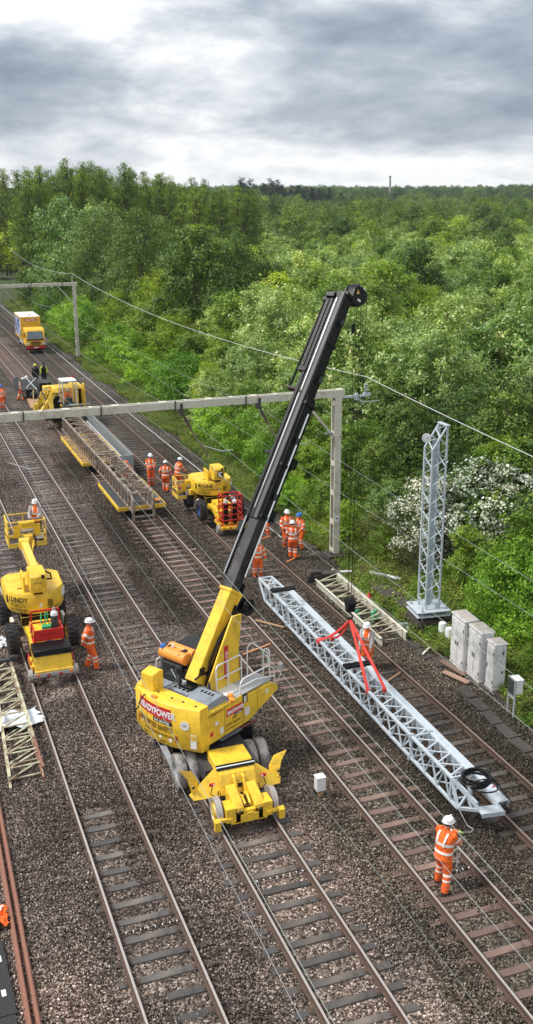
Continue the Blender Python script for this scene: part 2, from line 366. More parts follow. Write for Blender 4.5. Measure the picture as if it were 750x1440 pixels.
for y in np.arange(13, 66, .93):
    x0 = .2 if y < 45 else 1.5
    for x in np.arange(max(x0, y*.05), min(17.9, y*.72+3), .93):
        P.append((x+rnd.uniform(-.05, .05), y+rnd.uniform(-.05, .05), GZ+lift(x, y)+(0 if x < 16.6 else -.04))); rot.append((0, 0, rnd.randrange(4)*math.pi/2+rnd.uniform(-.15, .15))); scl.append(rnd.uniform(.98, 1.05)); idx.append(rnd.randrange(5))
o = gn_scatter('ballast_stones', P, rot, scl, idx, protos)
tag(o, 'loose broken stone ballast lying between and around the railway tracks', 'ballast', kind='stuff')

# ================================================================== RAILWAY TRACKS
TX = dict(T1=14.862, T2=11.477, T3=7.606, T4=4.22)
def sleeper_mat(name, col, worn, sc_=2.):
    m, nt, b = nodes_of(name); tcn = nt.nodes.new('ShaderNodeTexCoord').outputs['Object']; s = nt.nodes.new('ShaderNodeSeparateXYZ'); nt.links.new(tcn, s.inputs[0])
    oi = nt.nodes.new('ShaderNodeObjectInfo'); n = noise(nt, 4, 6, .65, tcn); n4 = noise(nt, 30, 3, .6, tcn); nt.links.new(tcn, n.inputs[0])
    mid_ = mathn(nt, 'POWER', mathn(nt, 'SUBTRACT', 1., mathn(nt, 'MULTIPLY', mathn(nt, 'ABSOLUTE', s.outputs[0]), 1.5), True), 1.3)
    c = mix(nt, col, worn, mathn(nt, 'MULTIPLY', mid_, mathn(nt, 'MULTIPLY', oi.outputs['Random'], .9)))
    c = mix(nt, c, (.03, .025, .02), ramp(nt, [(.5, (0, 0, 0)), (.75, (.8, .8, .8))], n.outputs[0]).outputs[0])
    k = ramp(nt, [(0, (.72, .72, .72)), (1, (1.2, 1.2, 1.2))], oi.outputs['Random']).outputs[0]
    c = mix(nt, c, k, 1., 'MULTIPLY'); nt.links.new(c, b.inputs['Base Color']); b.inputs['Roughness'].default_value = .7
    bump(nt, n4.outputs[0], .3, .01, b); MAT[name] = m; return m
SLM = dict(T1=sleeper_mat('dark_brown_sleeper', (.075, .062, .052), (.1, .085, .075)), T2=sleeper_mat('pinkish_brown_sleeper', (.185, .118, .097), (.26, .17, .14)),
           T3=sleeper_mat('grey_concrete_sleeper', (.085, .077, .072), (.24, .2, .165)), T4=sleeper_mat('slate_grey_sleeper', (.085, .08, .078), (.2, .175, .15)))
RP = [(-.07, -.16), (.07, -.16), (.07, -.145), (.014, -.13), (.012, -.045), (.036, -.03), (.036, -.004), (.028, 0), (-.028, 0), (-.036, -.004), (-.036, -.03), (-.012, -.045), (-.014, -.13), (-.07, -.145)]
FRONT = Matrix(((1, 0, 0, 0), (0, 0, 1, 0), (0, 1, 0, 0), (0, 0, 0, 1)))     # polygon (x,z) swept along y
LAB = dict(T1='railway track nearest the trees, rusty rails on dark sleepers', T2='railway track on pinkish brown sleepers, passing under the loaded flat wagons',
           T3='railway track under the mobile crane, grey concrete sleepers', T4='leftmost complete railway track, under the yellow access platform with the raised basket')
for t, X in TX.items():
    tr = thing('railway_track', LAB[t], 'railway track', (X, 0, 0))
    topm = RAILB if t in ('T1',) else RAILT
    for sx_ in (-.7525, .7525):
        b_ = MB(); ys_ = [-12, 10, 40, 90, 400]
        for a_, c_ in zip(ys_[:-1], ys_[1:]): b_.prism(RAILS, [(p[0]+sx_, p[1]) for p in RP], a_, c_, FRONT)
        b_.add([(sx_-.026, -12, .002), (sx_+.026, -12, .002), (sx_+.026, 400, .002), (sx_-.026, 400, .002)], [(0, 1, 2, 3)], topm)
        b_.build('rail', tr, smooth=0)
    b_ = MB(); s_ = b_.box(SLM[t], (0, 0, 0), (2.5, .225, .07), tz=(.99, .86))
    for k in (-.7525, .7525):
        for e in (-.12, .12):
            b_.box(RAILS, (k+e, 0, .035), (.1, .13, .03)); b_.cyl(RAILS, (k+e, -.05, .05), (k+e, .05, .05), .014, 6)
    first = b_.build('sleeper', tr, smooth=0, loc=(0, 15, 0)); cnt = 0
    pitch = .64; start = {'T1': 15.1, 'T2': 14.6, 'T3': 13.8, 'T4': 15.2}[t]; r_ = random.Random(hash(t) % 7 if False else ord(t[1])); rest = []
    for k in range(420):
        y = start+pitch*k+r_.uniform(-.02, .02); low = 0
        if t == 'T4' and 24.5 < y < 33: low = .028+.02*math.sin(y*3)
        if t == 'T3' and 36 < y < 60 and r_.random() < .35: low = .03
        if t == 'T4' and r_.random() < .08: low = .03
        z = -.196-low+r_.uniform(-.003, .003); ro = r_.uniform(-.012, .012)
        if cnt < 100:
            o = first if cnt == 0 else first.copy()
            if cnt: C.objects.link(o); o.parent = tr
            o.location = (r_.uniform(-.03, .03), y, z); o.rotation_euler = (0, r_.uniform(-.008, .008), ro); cnt += 1
        else: rest.append((y, z))
    b_ = MB()
    for y, z in rest: b_.box(SLM[t], (0, y, z), (2.5, .25, .07))
    o = b_.build('far_sleeper_run', tr, smooth=0); o['kind'] = 'stuff'
# ================================================================== TREES AND PLANTS
def leaf_mat(name, stops, trans=.27, tvar=.42):
    """stops: colours picked per leaf; each tree also gets its own slight turn of tone"""
    m, nt, b = nodes_of(name); g = nt.nodes.new('ShaderNodeNewGeometry'); oi = nt.nodes.new('ShaderNodeObjectInfo')
    c = ramp(nt, stops, g.outputs['Random Per Island']).outputs[0]
    cl_ = noise(nt, .55, 3, .6, g.outputs['Position'])
    c = mix(nt, c, ramp(nt, [(.3, (.62, .74, .6)), (.5, (1, 1, 1)), (.7, (1.35, 1.25, 1.1))], cl_.outputs[0]).outputs[0], 1., 'MULTIPLY')
    c = mix(nt, c, ramp(nt, [(0, (1-tvar, 1-tvar*.7, 1-tvar)), (.5, (1, 1, 1)), (1, (1+tvar*1.2, 1+tvar*.9, 1+tvar*.5))], oi.outputs['Random']).outputs[0], 1., 'MULTIPLY')
    nt.links.new(c, b.inputs['Base Color']); b.inputs['Roughness'].default_value = .5; b.inputs['Specular IOR Level'].default_value = .28
    tr = nt.nodes.new('ShaderNodeBsdfTranslucent'); nt.links.new(mix(nt, c, (1.3, 1.4, .5), 1., 'MULTIPLY'), tr.inputs[0])
    ms = nt.nodes.new('ShaderNodeMixShader'); ms.inputs[0].default_value = trans
    nt.links.new(b.outputs[0], ms.inputs[1]); nt.links.new(tr.outputs[0], ms.inputs[2]); nt.links.new(ms.outputs[0], nt.nodes['Material Output'].inputs[0])
    MAT[name] = m; return m
LM = dict(
 willow=leaf_mat('silvery_green_leaves', [(0, (0.0981, 0.181, 0.0342)), (.35, (0.197, 0.319, 0.0622)), (.65, (0.294, 0.42, 0.109)), (.85, (0.51, 0.62, 0.265)), (.97, (0.81, 0.774, 0.513))]),
 fresh=leaf_mat('fresh_green_leaves', [(0, (0.0677, 0.138, 0.0127)), (.4, (0.144, 0.252, 0.021)), (.75, (0.222, 0.346, 0.0335)), (.95, (0.386, 0.461, 0.0845))]),
 green=leaf_mat('mid_green_leaves', [(0, (0.0449, 0.0912, 0.016)), (.4, (0.0916, 0.166, 0.0252)), (.75, (0.153, 0.241, 0.0401)), (.95, (0.287, 0.332, 0.0918))]),
 dark=leaf_mat('dark_green_leaves', [(0, (0.0215, 0.0487, 0.00773)), (.5, (0.043, 0.0915, 0.0124)), (.8, (0.0765, 0.137, 0.0202)), (.97, (0.139, 0.197, 0.0388))]),
 lime=leaf_mat('lime_green_leaves', [(0, (0.0815, 0.186, 0.0099)), (.4, (0.149, 0.311, 0.0179)), (.75, (0.231, 0.421, 0.0299)), (.95, (0.34, 0.521, 0.0696))]),
 yellow=leaf_mat('yellow_green_leaves', [(0, (0.127, 0.176, 0.0109)), (.4, (0.238, 0.334, 0.0175)), (.75, (0.351, 0.458, 0.0273)), (.95, (0.476, 0.597, 0.0653))]),
 birch=leaf_mat('olive_birch_leaves', [(0, (0.0564, 0.0932, 0.0113)), (.5, (0.124, 0.198, 0.0205)), (.8, (0.19, 0.286, 0.0318)), (.97, (0.308, 0.409, 0.0569))]),
 blossom=leaf_mat('white_may_blossom', [(0, (.035, .075, .02)), (.42, (.07, .13, .03)), (.46, (.5, .52, .43)), (.8, (.72, .72, .66)), (1, (.85, .85, .8))], .2, .1),
 scrub=leaf_mat('brown_scrub_leaves', [(0, (0.0781, 0.0673, 0.0242)), (.5, (0.156, 0.142, 0.0424)), (.8, (0.219, 0.195, 0.0726)), (1, (0.0937, 0.15, 0.0242))]),
 fir=leaf_mat('conifer_needles', [(0, (.008, .02, .01)), (.6, (.02, .04, .018)), (1, (.04, .065, .03))]))
BARK = paint('bark', (.07, .058, .045), .9, .5, (.02, .018, .014), 5); BARKP = paint('pale_bark', (.2, .18, .15), .9, .5, (.05, .04, .035), 5)
def leaves_mesh(name, cen, nrm, rad, per, leaf, mat, r, droop=.0, asp=.5, spread=(1, 1, .7)):
    """sprays of separate leaves round each centre"""
    n = len(cen)*per; c = np.repeat(cen, per, 0); nn = np.repeat(nrm, per, 0); rr = np.repeat(rad, per)
    off = r.normal(0, .5, (n, 3))*np.array(spread)*rr[:, None]; off += nn*(r.random((n, 1))*.5*rr[:, None])
    off[:, 2] -= droop*np.abs(r.normal(0, 1, n))*rr
    p = c+off
    up_ = nn*1.15+np.array([0, 0, .55])+r.normal(0, .42, (n, 3)); up_ /= np.linalg.norm(up_, axis=1)[:, None]
    t = r.normal(0, 1, (n, 3)); t[:, 2] -= droop*2; t -= up_*(t*up_).sum(1)[:, None]; t /= np.linalg.norm(t, axis=1)[:, None]
    s = np.cross(up_, t); l = leaf*r.uniform(.6, 1.4, (n, 1))
    V = np.stack([p-t*l*.5, p+s*l*asp*.5-up_*l*.08, p+t*l*.5, p-s*l*asp*.5-up_*l*.08], 1).reshape(-1, 3)
    me = bpy.data.meshes.new(name); me.vertices.add(4*n); me.vertices.foreach_set('co', V.astype(np.float32).ravel())
    me.loops.add(4*n); me.loops.foreach_set('vertex_index', np.arange(4*n, dtype=np.int32))
    me.polygons.add(n); me.polygons.foreach_set('loop_start', np.arange(0, 4*n, 4, dtype=np.int32)); me.polygons.foreach_set('loop_total', np.full(n, 4, dtype=np.int32))
    me.materials.append(mat); me.update(); me.validate(); return me
def tree_proto(seed, H, rx, mat, lobes=9, sprays=42, per=26, leaf=.12, spray=.42, base=.18, droop=0., top=1., bark=None, asp=.5, slim=0.):
    """returns (crown mesh, trunk mesh) for a tree of height H and crown radius rx"""
    r = np.random.default_rng(seed); cz0 = H*base; L = []
    for k in range(lobes):
        f = (k+.5)/lobes; z = cz0+(H-cz0)*(.12+.80*f); prof = math.sin(math.pi*min(1, .18+.78*f**(.75 if not slim else 1.)))**.8
        a = k*2.4+r.uniform(-.5, .5); d = rx*prof*r.uniform(.42, .86) if k < lobes-1 else rx*.1
        lr = rx*(.30+.24*prof)*r.uniform(.8, 1.15)*(.75 if k == lobes-1 else 1)
        L.append((np.array([d*math.cos(a), d*math.sin(a), min(z, H-lr*.7)]), lr))
    cen = []; nrm = []
    for c, lr in L:
        n = max(6, int(sprays*(lr/(rx*.55))**2)); u = r.normal(0, 1, (n, 3)); u[:, 2] = u[:, 2]*.9+.28; u /= np.linalg.norm(u, axis=1)[:, None]
        p = c+u*lr*np.array([1, 1, .8])*r.uniform(.62, 1.12, (n, 1)); cen.append(p); nrm.append(u)
    cen = np.concatenate(cen); nrm = np.concatenate(nrm); rad = r.uniform(.65, 1.3, len(cen))*spray
    crown = leaves_mesh('crown', cen, nrm, rad, per, leaf, mat, r, droop, asp)
    b = MB(); bk = bark or BARK; tr = .035*H**.9
    pts = [(0, 0, -.4), (.03*H*r.uniform(-1, 1), .03*H*r.uniform(-1, 1), cz0+.15*H), (.04*H*r.uniform(-1, 1), .04*H*r.uniform(-1, 1), H*.62), (0, 0, H*.93)]
    b.tube(bk, pts, [tr*.5, tr*.42, tr*.25, tr*.06], 7)
    for c, lr in L[:-1]:
        z0 = max(cz0*.8, c[2]-lr*1.1); s0 = Vector((0, 0, z0)); e = Vector(c)
        mid_ = s0.lerp(e, .5)+Vector((0, 0, -.05*H)); b.tube(bk, [s0, mid_, e+Vector((0, 0, lr*.3))], [tr*.2, tr*.13, tr*.04], 5)
        for q in range(4):
            e2 = e+Vector(r.normal(0, .55, 3))*lr; b.tube(bk, [mid_.lerp(e, .6), e2], [tr*.07, tr*.02], 4, False)
    me = b.build('trunk'); tm = me.data; bpy.data.objects.remove(me)
    return crown, tm
PROTO = {}
def protos_of(key, args): PROTO[key] = [tree_proto(**dict(args, seed=s)) for s in args['seeds']] if False else [tree_proto(s, **{k: v for k, v in args.items() if k != 'n'}) for s in range(args['n'][0], args['n'][1])]
G = LM
protos_of('willow_near', dict(n=(1, 5), H=7, rx=2.5, mat=G['willow'], lobes=14, sprays=36, per=34, leaf=.19, spray=.36, base=.1, asp=.42))
protos_of('fresh_near', dict(n=(4, 7), H=7, rx=2.4, mat=G['fresh'], lobes=14, sprays=36, per=34, leaf=.17, spray=.36, base=.1, asp=.62))
protos_of('green_near', dict(n=(7, 10), H=8, rx=2.5, mat=G['green'], lobes=14, sprays=38, per=34, leaf=.18, spray=.38, base=.12, asp=.6))
protos_of('dark_near', dict(n=(10, 12), H=7, rx=2.5, mat=G['dark'], lobes=11, sprays=50, per=28, leaf=.15, spray=.42, base=.06, asp=.6))
protos_of('yellow_near', dict(n=(12, 14), H=8, rx=2.4, mat=G['yellow'], lobes=12, sprays=50, per=28, leaf=.15, spray=.42, base=.1, asp=.6))
protos_of('drooping', dict(n=(14, 17), H=13, rx=3.3, mat=G['green'], lobes=16, sprays=60, per=26, leaf=.22, spray=.6, base=.1, droop=.6, asp=.4))
protos_of('lime_bush', dict(n=(17, 20), H=3.2, rx=1.6, mat=G['lime'], lobes=9, sprays=46, per=30, leaf=.11, spray=.28, base=.0, asp=.55))
protos_of('green_bush', dict(n=(20, 22), H=2.4, rx=1.5, mat=G['fresh'], lobes=8, sprays=44, per=28, leaf=.1, spray=.28, base=.0, asp=.6))
protos_of('hawthorn', dict(n=(22, 24), H=5.6, rx=2.3, mat=G['blossom'], lobes=13, sprays=56, per=34, leaf=.12, spray=.30, base=.08, droop=.35, asp=.9))
protos_of('scrub_bush', dict(n=(24, 26), H=1.7, rx=1.2, mat=G['scrub'], lobes=7, sprays=40, per=22, leaf=.07, spray=.26, base=.0, asp=.3))
protos_of('birch', dict(n=(26, 31), H=20.5, rx=1.7, mat=G['birch'], lobes=26, sprays=15, per=24, leaf=.22, spray=.5, base=.16, droop=.3, asp=.5, slim=1))
# lower-detail crowns for trees beyond about a hundred metres
protos_of('willow_far', dict(n=(31, 34), H=8, rx=3.1, mat=G['willow'], lobes=10, sprays=44, per=13, leaf=.27, spray=.5, base=.08, asp=.5))
protos_of('green_far', dict(n=(34, 37), H=11, rx=4.0, mat=G['green'], lobes=11, sprays=46, per=13, leaf=.34, spray=.62, base=.08, asp=.6))
protos_of('birch_far', dict(n=(37, 39), H=12, rx=3.6, mat=G['birch'], lobes=11, sprays=46, per=13, leaf=.34, spray=.62, base=.08, asp=.6))
protos_of('yellow_far', dict(n=(39, 41), H=10, rx=3.4, mat=G['yellow'], lobes=10, sprays=44, per=13, leaf=.32, spray=.6, base=.08, asp=.6))
protos_of('dark_far', dict(n=(41, 43), H=11, rx=4.0, mat=G['dark'], lobes=11, sprays=46, per=13, leaf=.34, spray=.62, base=.06, asp=.6))
protos_of('fir_far', dict(n=(43, 45), H=16, rx=2.6, mat=G['fir'], lobes=9, sprays=30, per=10, leaf=.5, spray=.6, base=.15, asp=.5, slim=1))
NAMES = dict(willow='willow_tree', fresh='young_tree', green='broadleaf_tree', dark='dark_tree', yellow='yellow_leaved_tree', drooping='birch_tree', lime='bush', hawthorn='hawthorn_tree', scrub='scrub_bush', birch='birch_tree', fir='conifer')
COLW = dict(willow='silvery pale green willow', fresh='fresh green broadleaf tree', green='mid green rounded tree', dark='dark green bushy tree', yellow='yellow green leafy tree', drooping='tall drooping mid green birch', lime='bright lime green bush', hawthorn='hawthorn covered in white blossom', scrub='brown twiggy scrub bush', birch='tall slim olive birch with bare dark trunk', fir='dark conifer')
def zone(x, y):
    if y < 30: return 'low in the wood edge behind the concrete cabinets'
    if y < 38: return 'in the wood behind the tall lattice mast'
    if y < 50: return 'in the wood just behind the near gantry post'
    if y < 72: return 'beside the line between the two overhead gantries'
    if y < 110 and x < 40: return 'in the wood edge by the far gantry post'
    if y < 110: return 'in the deep wood behind the crane boom head'
    if y < 165 and x < 40: return 'in the wood left of the crane, beyond the far gantry'
    if y < 165: return 'in the pale canopy above the crane boom head'
    return 'near the far left skyline' if x < 60 else 'in the far belt below the horizon'
def plant(key, x, y, s, label=None, cat='tree', k=None, group=None, sz=1.):
    cr, tm = PROTO[key][k if k is not None else rnd.randrange(len(PROTO[key]))]; kind = key.split('_')[0]
    nm = 'bush' if key.endswith('bush') and kind != 'scrub' else NAMES[kind]
    t = thing(nm, label or COLW[kind]+' '+zone(x, y), 'bush' if key.endswith('bush') else cat, (x, y, terr(x, y)), rnd.uniform(0, 6.28), group or ('%ss %s' % (COLW[kind].split(' covered')[0], zone(x, y))))
    t.scale = (s, s, s*sz*rnd.uniform(.9, 1.2))
    for n_, me_ in (('crown', cr), ('trunk', tm)):
        o = bpy.data.objects.new(n_, me_); C.objects.link(o); o.parent = t
    return t
def inview(x, y, mg=.035):
    a = math.atan2(x, y); return .1-mg-.02 < a < .612+mg
cell = {}
def free(x, y, d):
    k = (int(x//8), int(y//8))
    for i in (-1, 0, 1):
        for j in (-1, 0, 1):
            for (a, b2, c_) in cell.get((k[0]+i, k[1]+j), ()):
                if math.hypot(a-x, b2-y) < (d+c_)/2: return False
    cell.setdefault(k, []).append((x, y, d)); return True
count = 0
# hand-placed ones near the line
HAND = [('hawthorn', 22.3, 38.6, .78, 0), ('hawthorn', 24.2, 37.2, .95, 1),
 ('lime_bush', 21.3, 31.4, .95, 0), ('lime_bush', 22.6, 30.2, 1.15, 1), ('lime_bush', 20.9, 29.6, .62, 2), ('green_bush', 19.9, 27.3, .5, 0), ('green_bush', 20.3, 25.5, .62, 1), ('green_bush', 21.7, 26.8, 1.0, 0), ('dark_near', 24.4, 29.4, .62, 0), ('dark_near', 26.5, 32.4, .8, 1),
 ('scrub_bush', 20.5, 37.2, 1.05, 0), ('scrub_bush', 21.2, 41.0, 1.2, 1), ('scrub_bush', 21.3, 38.9, 1.0, 0), ('green_bush', 19.9, 43.2, .75, 1), ('green_bush', 20.0, 46.4, .9, 0), ('lime_bush', 19.7, 49.0, .6, 1), ('green_bush', 20.5, 40.0, .6, 1), ('green_bush', 19.8, 35.2, .42, 0),
 ('lime_bush', 19.9, 53.5, .8, 2), ('lime_bush', 20.6, 58.5, 1.05, 0), ('green_bush', 19.9, 61.5, .85, 1), ('lime_bush', 20.3, 65.5, .95, 1), ('fresh_near', 21.8, 55.5, .62, 0), ('fresh_near', 22.2, 48.0, .68, 1),
 ('lime_bush', 21.1, 74.5, 1.35, 0), ('lime_bush', 21.9, 79.5, 1.5, 1), ('lime_bush', 20.9, 87.5, 1.1, 2), ('lime_bush', 21.2, 93.0, 1.35, 0), ('lime_bush', 21.0, 99.5, 1.3, 1), ('lime_bush', 20.9, 112.0, 1.4, 2), ('lime_bush', 20.9, 118.5, 1.55, 0), ('lime_bush', 21.0, 126, 1.3, 1), ('lime_bush', 20.8, 137, 1.3, 1), ('green_bush', 20.9, 105.5, 1.2, 0),
 ('fresh_near', 24.3, 84.0, .75, 2), ('drooping', 26.6, 110.5, 1.15, 0), ('drooping', 25.5, 128.0, 1.15, 1), ('drooping', 31.0, 119.0, 1.05, 2), ('drooping', 30.5, 90.5, .9, 1), ('willow_near', 24.2, 134.0, 1.7, 0), ('willow_near', 24.0, 145.0, 1.9, 1), ('willow_near', 29.4, 147.0, 2.0, 2),
 ('yellow_near', 31.5, 82.5, 1.25, 0), ('yellow_near', 35.0, 107.5, 1.5, 1), ('yellow_near', 38.5, 114.5, 1.5, 0), ('drooping', 36.5, 102.0, .68, 2), ('willow_near', 26.8, 66.0, .85, 1), ('willow_near', 25.2, 74.5, .75, 0)]
for key, x, y, s, k in HAND:
    plant(key, x, y, s, k=k % len(PROTO[key])); free(x, y, PROTO[key][0][0].vertices[0].co.length*0+ (2.2 if 'bush' in key else 3.6)*s); count += 1
# the belt of individual trees: nearest first
cand = []
for i in range(60000):
    y = 20+rnd.random()**.6*185; x = 20.6+rnd.random()*(y*.74-17.5)
    if x > 20.6 and inview(x, y) and y < 205: cand.append((math.hypot(x, y), x, y))
cand.sort(); far_rest = []
for dist, x, y in cand:
    dep = x-20; n = .5+.5*sn(x, y, .045); u = rnd.random(); a = math.atan2(x, y)
    d0 = 2.9 if dist < 75 else 3.5
    if dist > 165 and a < .33: continue
    if dep < 1.6 and rnd.random() < .7: continue
    if not free(x, y, d0*rnd.uniform(.88, 1.3)*(1.0 if dist < 120 else 1.12)): continue
    if a < .30:                                     # left part: mixed and darker
        key = 'green_near' if u < .42 else 'fresh_near' if u < .64 else 'dark_near' if u < .73 else 'willow_near' if u < .86 else 'yellow_near'
        s = rnd.uniform(.72, 1.05)*(1+.12*min(1, dist/130))
    else:
        key = ('willow_near' if u < .5+.32*n else 'fresh_near' if u < .86 else 'green_near' if u < .97 else 'yellow_near') if dist > 60 else ('fresh_near' if u < .4 else 'green_near' if u < .7 else 'willow_near' if u < .85 else 'dark_near')
        s = rnd.uniform(.72, 1.02)*(.92 if dist < 60 else 1)
    if dep < 3: s *= .62
    elif dep < 6: s *= .88
    else: s *= rnd.uniform(.92, 1.42)
    if count < 292: plant(key, x, y, s); count += 1
    else: far_rest.append((key, x, y, s))
# the tall thin birches on the far left skyline: individuals too (they stand out one by one)
# everything further back reads as one wood
FARK = [('willow_near', None), ('fresh_near', None), ('green_near', None), ('yellow_near', None), ('dark_near', None)]
flat = []; fi = {}
for key in ('willow_near', 'fresh_near', 'green_near', 'yellow_near', 'dark_near', 'willow_far', 'green_far', 'birch_far', 'yellow_far', 'dark_far', 'fir_far', 'birch'):
    for k, (cr, tm) in enumerate(PROTO[key]):
        src = bpy.data.objects.new('crown', cr); fi[(key, k)] = len(flat); flat.append(src)
        if key == 'birch': s2 = bpy.data.objects.new('trunk', tm); fi[('trunk', k)] = len(flat); flat.append(s2)
P = []; rot = []; scl = []; idx = []
def far(key, x, y, s, dz=0.):
    k = rnd.randrange(len(PROTO[key])); P.append((x, y, terr(x, y)+dz)); a = rnd.uniform(0, 6.28); rot.append((0, 0, a)); scl.append(s); idx.append(fi[(key, k)])
    if key == 'birch': P.append(P[-1]); rot.append((0, 0, a)); scl.append(s); idx.append(fi[('trunk', k)])
for key, x, y, s in far_rest: far(key, x, y, s)
cell.clear()
for i in range(5200):                                # rounder, darker and larger trees behind the pale canopy
    dist = 185+rnd.random()**1.25*560; a = rnd.uniform(.06, .66); x = dist*math.sin(a); y = dist*math.cos(a)
    if not free(x, y, (5.2 if dist < 330 else 8.)*rnd.uniform(.85, 1.25)): continue
    n = .5+.5*sn(x, y, .02); u = rnd.random()
    if a < .345 and dist < 205: continue
    key = 'green_far' if u < .36 else 'birch_far' if u < .58 else 'dark_far' if u < .60+.15*n else 'willow_far' if u < .93 else 'yellow_far'
    far(key, x, y, rnd.uniform(.72, 1.05)*(1.0 if a > .36 else 1.15))
for i in range(1500):                                 # slim birches on the skyline at the left
    a = rnd.uniform(.06, .345); dist = rnd.uniform(158, 232); x = dist*math.sin(a); y = dist*math.cos(a)
    if x < 21.5 or not free(x, y, 2.7*rnd.uniform(.75, 1.4)): continue
    far('birch', x, y, rnd.uniform(.80, 1.1)*(1.0-.22*max(0, (a-.2)/.145)))
for i in range(900):                                 # conifers on the low ridge in the middle distance, right of the birches
    a = rnd.uniform(.33, .47); dist = rnd.uniform(520, 640)
    x = dist*math.sin(a); y = dist*math.cos(a)
    if free(x, y, 5.5): far('fir_far', x, y, rnd.uniform(.8, 1.15)*(1.12-.5*max(0, (a-.36)/.11)), 0.)
for i in range(3800):
    a = rnd.uniform(.05, .67); dist = rnd.uniform(740, 1500); x = dist*math.sin(a); y = dist*math.cos(a)
    if free(x, y, 10): far('green_far' if rnd.random() < .5 else 'dark_far', x, y, rnd.uniform(1.0, 1.5))
o = gn_scatter('distant_wood', P, rot, scl, idx, flat)
tag(o, 'distant mixed woodland covering the low hills up to the horizon', 'woodland', kind='stuff')
# grass and low weeds along the cess and bank
def tuft(seed, mat, n=150, h=.28, w=.02, rad=.5):
    r = np.random.default_rng(seed); V = []; F = []
    for k in range(n):
        a = r.uniform(0, 6.28); d = rad*math.sqrt(r.random()); x, y = d*math.cos(a), d*math.sin(a); q = r.uniform(0, 6.28); hh = h*r.uniform(.4, 1.3); l = r.uniform(.2, .7)*hh
        t = np.array([math.cos(q), math.sin(q), 0]); s = np.array([-t[1], t[0], 0])*w*r.uniform(.7, 1.8); p = np.array([x, y, -.02])
        V += [p-s, p+s, p+s*.6+t*l*.4+[0, 0, hh*.7], p-s*.6+t*l*.4+[0, 0, hh*.7], p+t*l+[0, 0, hh*.9]]; b0 = 5*k; F += [(b0, b0+1, b0+2, b0+3), (b0+3, b0+2, b0+4)]
    me = bpy.data.meshes.new('tuft'); me.from_pydata([tuple(v) for v in V], [], F); me.materials.append(mat); return bpy.data.objects.new('tuft', me)
GRS = leaf_mat('grass_blades', [(0, (.08, .13, .02)), (.4, (.14, .21, .035)), (.75, (.21, .27, .06)), (.95, (.33, .33, .14))], .3, .2)
r9 = np.random.default_rng(99)
def low_weeds(seed, mat, leaf=.07):
    r = np.random.default_rng(seed); n = 26; cen = np.stack([r.uniform(-.5, .5, n), r.uniform(-.5, .5, n), r.uniform(.03, .3, n)], 1)
    return bpy.data.objects.new('weeds', leaves_mesh('weeds', cen, np.tile([0, 0, 1.], (n, 1)), np.full(n, .17), 16, leaf, mat, r, 0, .7))
gp = [tuft(k, GRS) for k in (1, 2, 3)]; wp = [low_weeds(k, LM[q]) for k, q in ((5, 'fresh'), (6, 'green'), (7, 'scrub'))]
P = []; rot = []; scl = []; idx = []
for i in range(15000):
    y = 17+rnd.random()**1.2*150; x = edge(y)+.05+rnd.random()**1.1*(2.6 if y > 50 else 4.5); n = sn(x, y, .35)+rnd.uniform(-.5, .5)
    if not (-.05 < math.atan2(x, y)-.1 < .56): continue
    grassy = (y > 45 and x < edge(y)+1.9) or n > .35
    if 17.3 < x < 19.6 and 26.3 < y < 40 and rnd.random() < .45: continue
    P.append((x, y, terr(x, y)+.0)); rot.append((0, 0, rnd.uniform(0, 6.28))); scl.append(rnd.uniform(.6, 1.3)*(.8 if x < edge(y)+.5 else 1)); idx.append(rnd.randrange(3) if grassy else 3+rnd.randrange(3))
o = gn_scatter('grass_and_weeds', P, rot, scl, idx, gp+wp)
tag(o, 'rough grass and low weeds on the bank between the ballast and the trees', 'grass', kind='stuff')
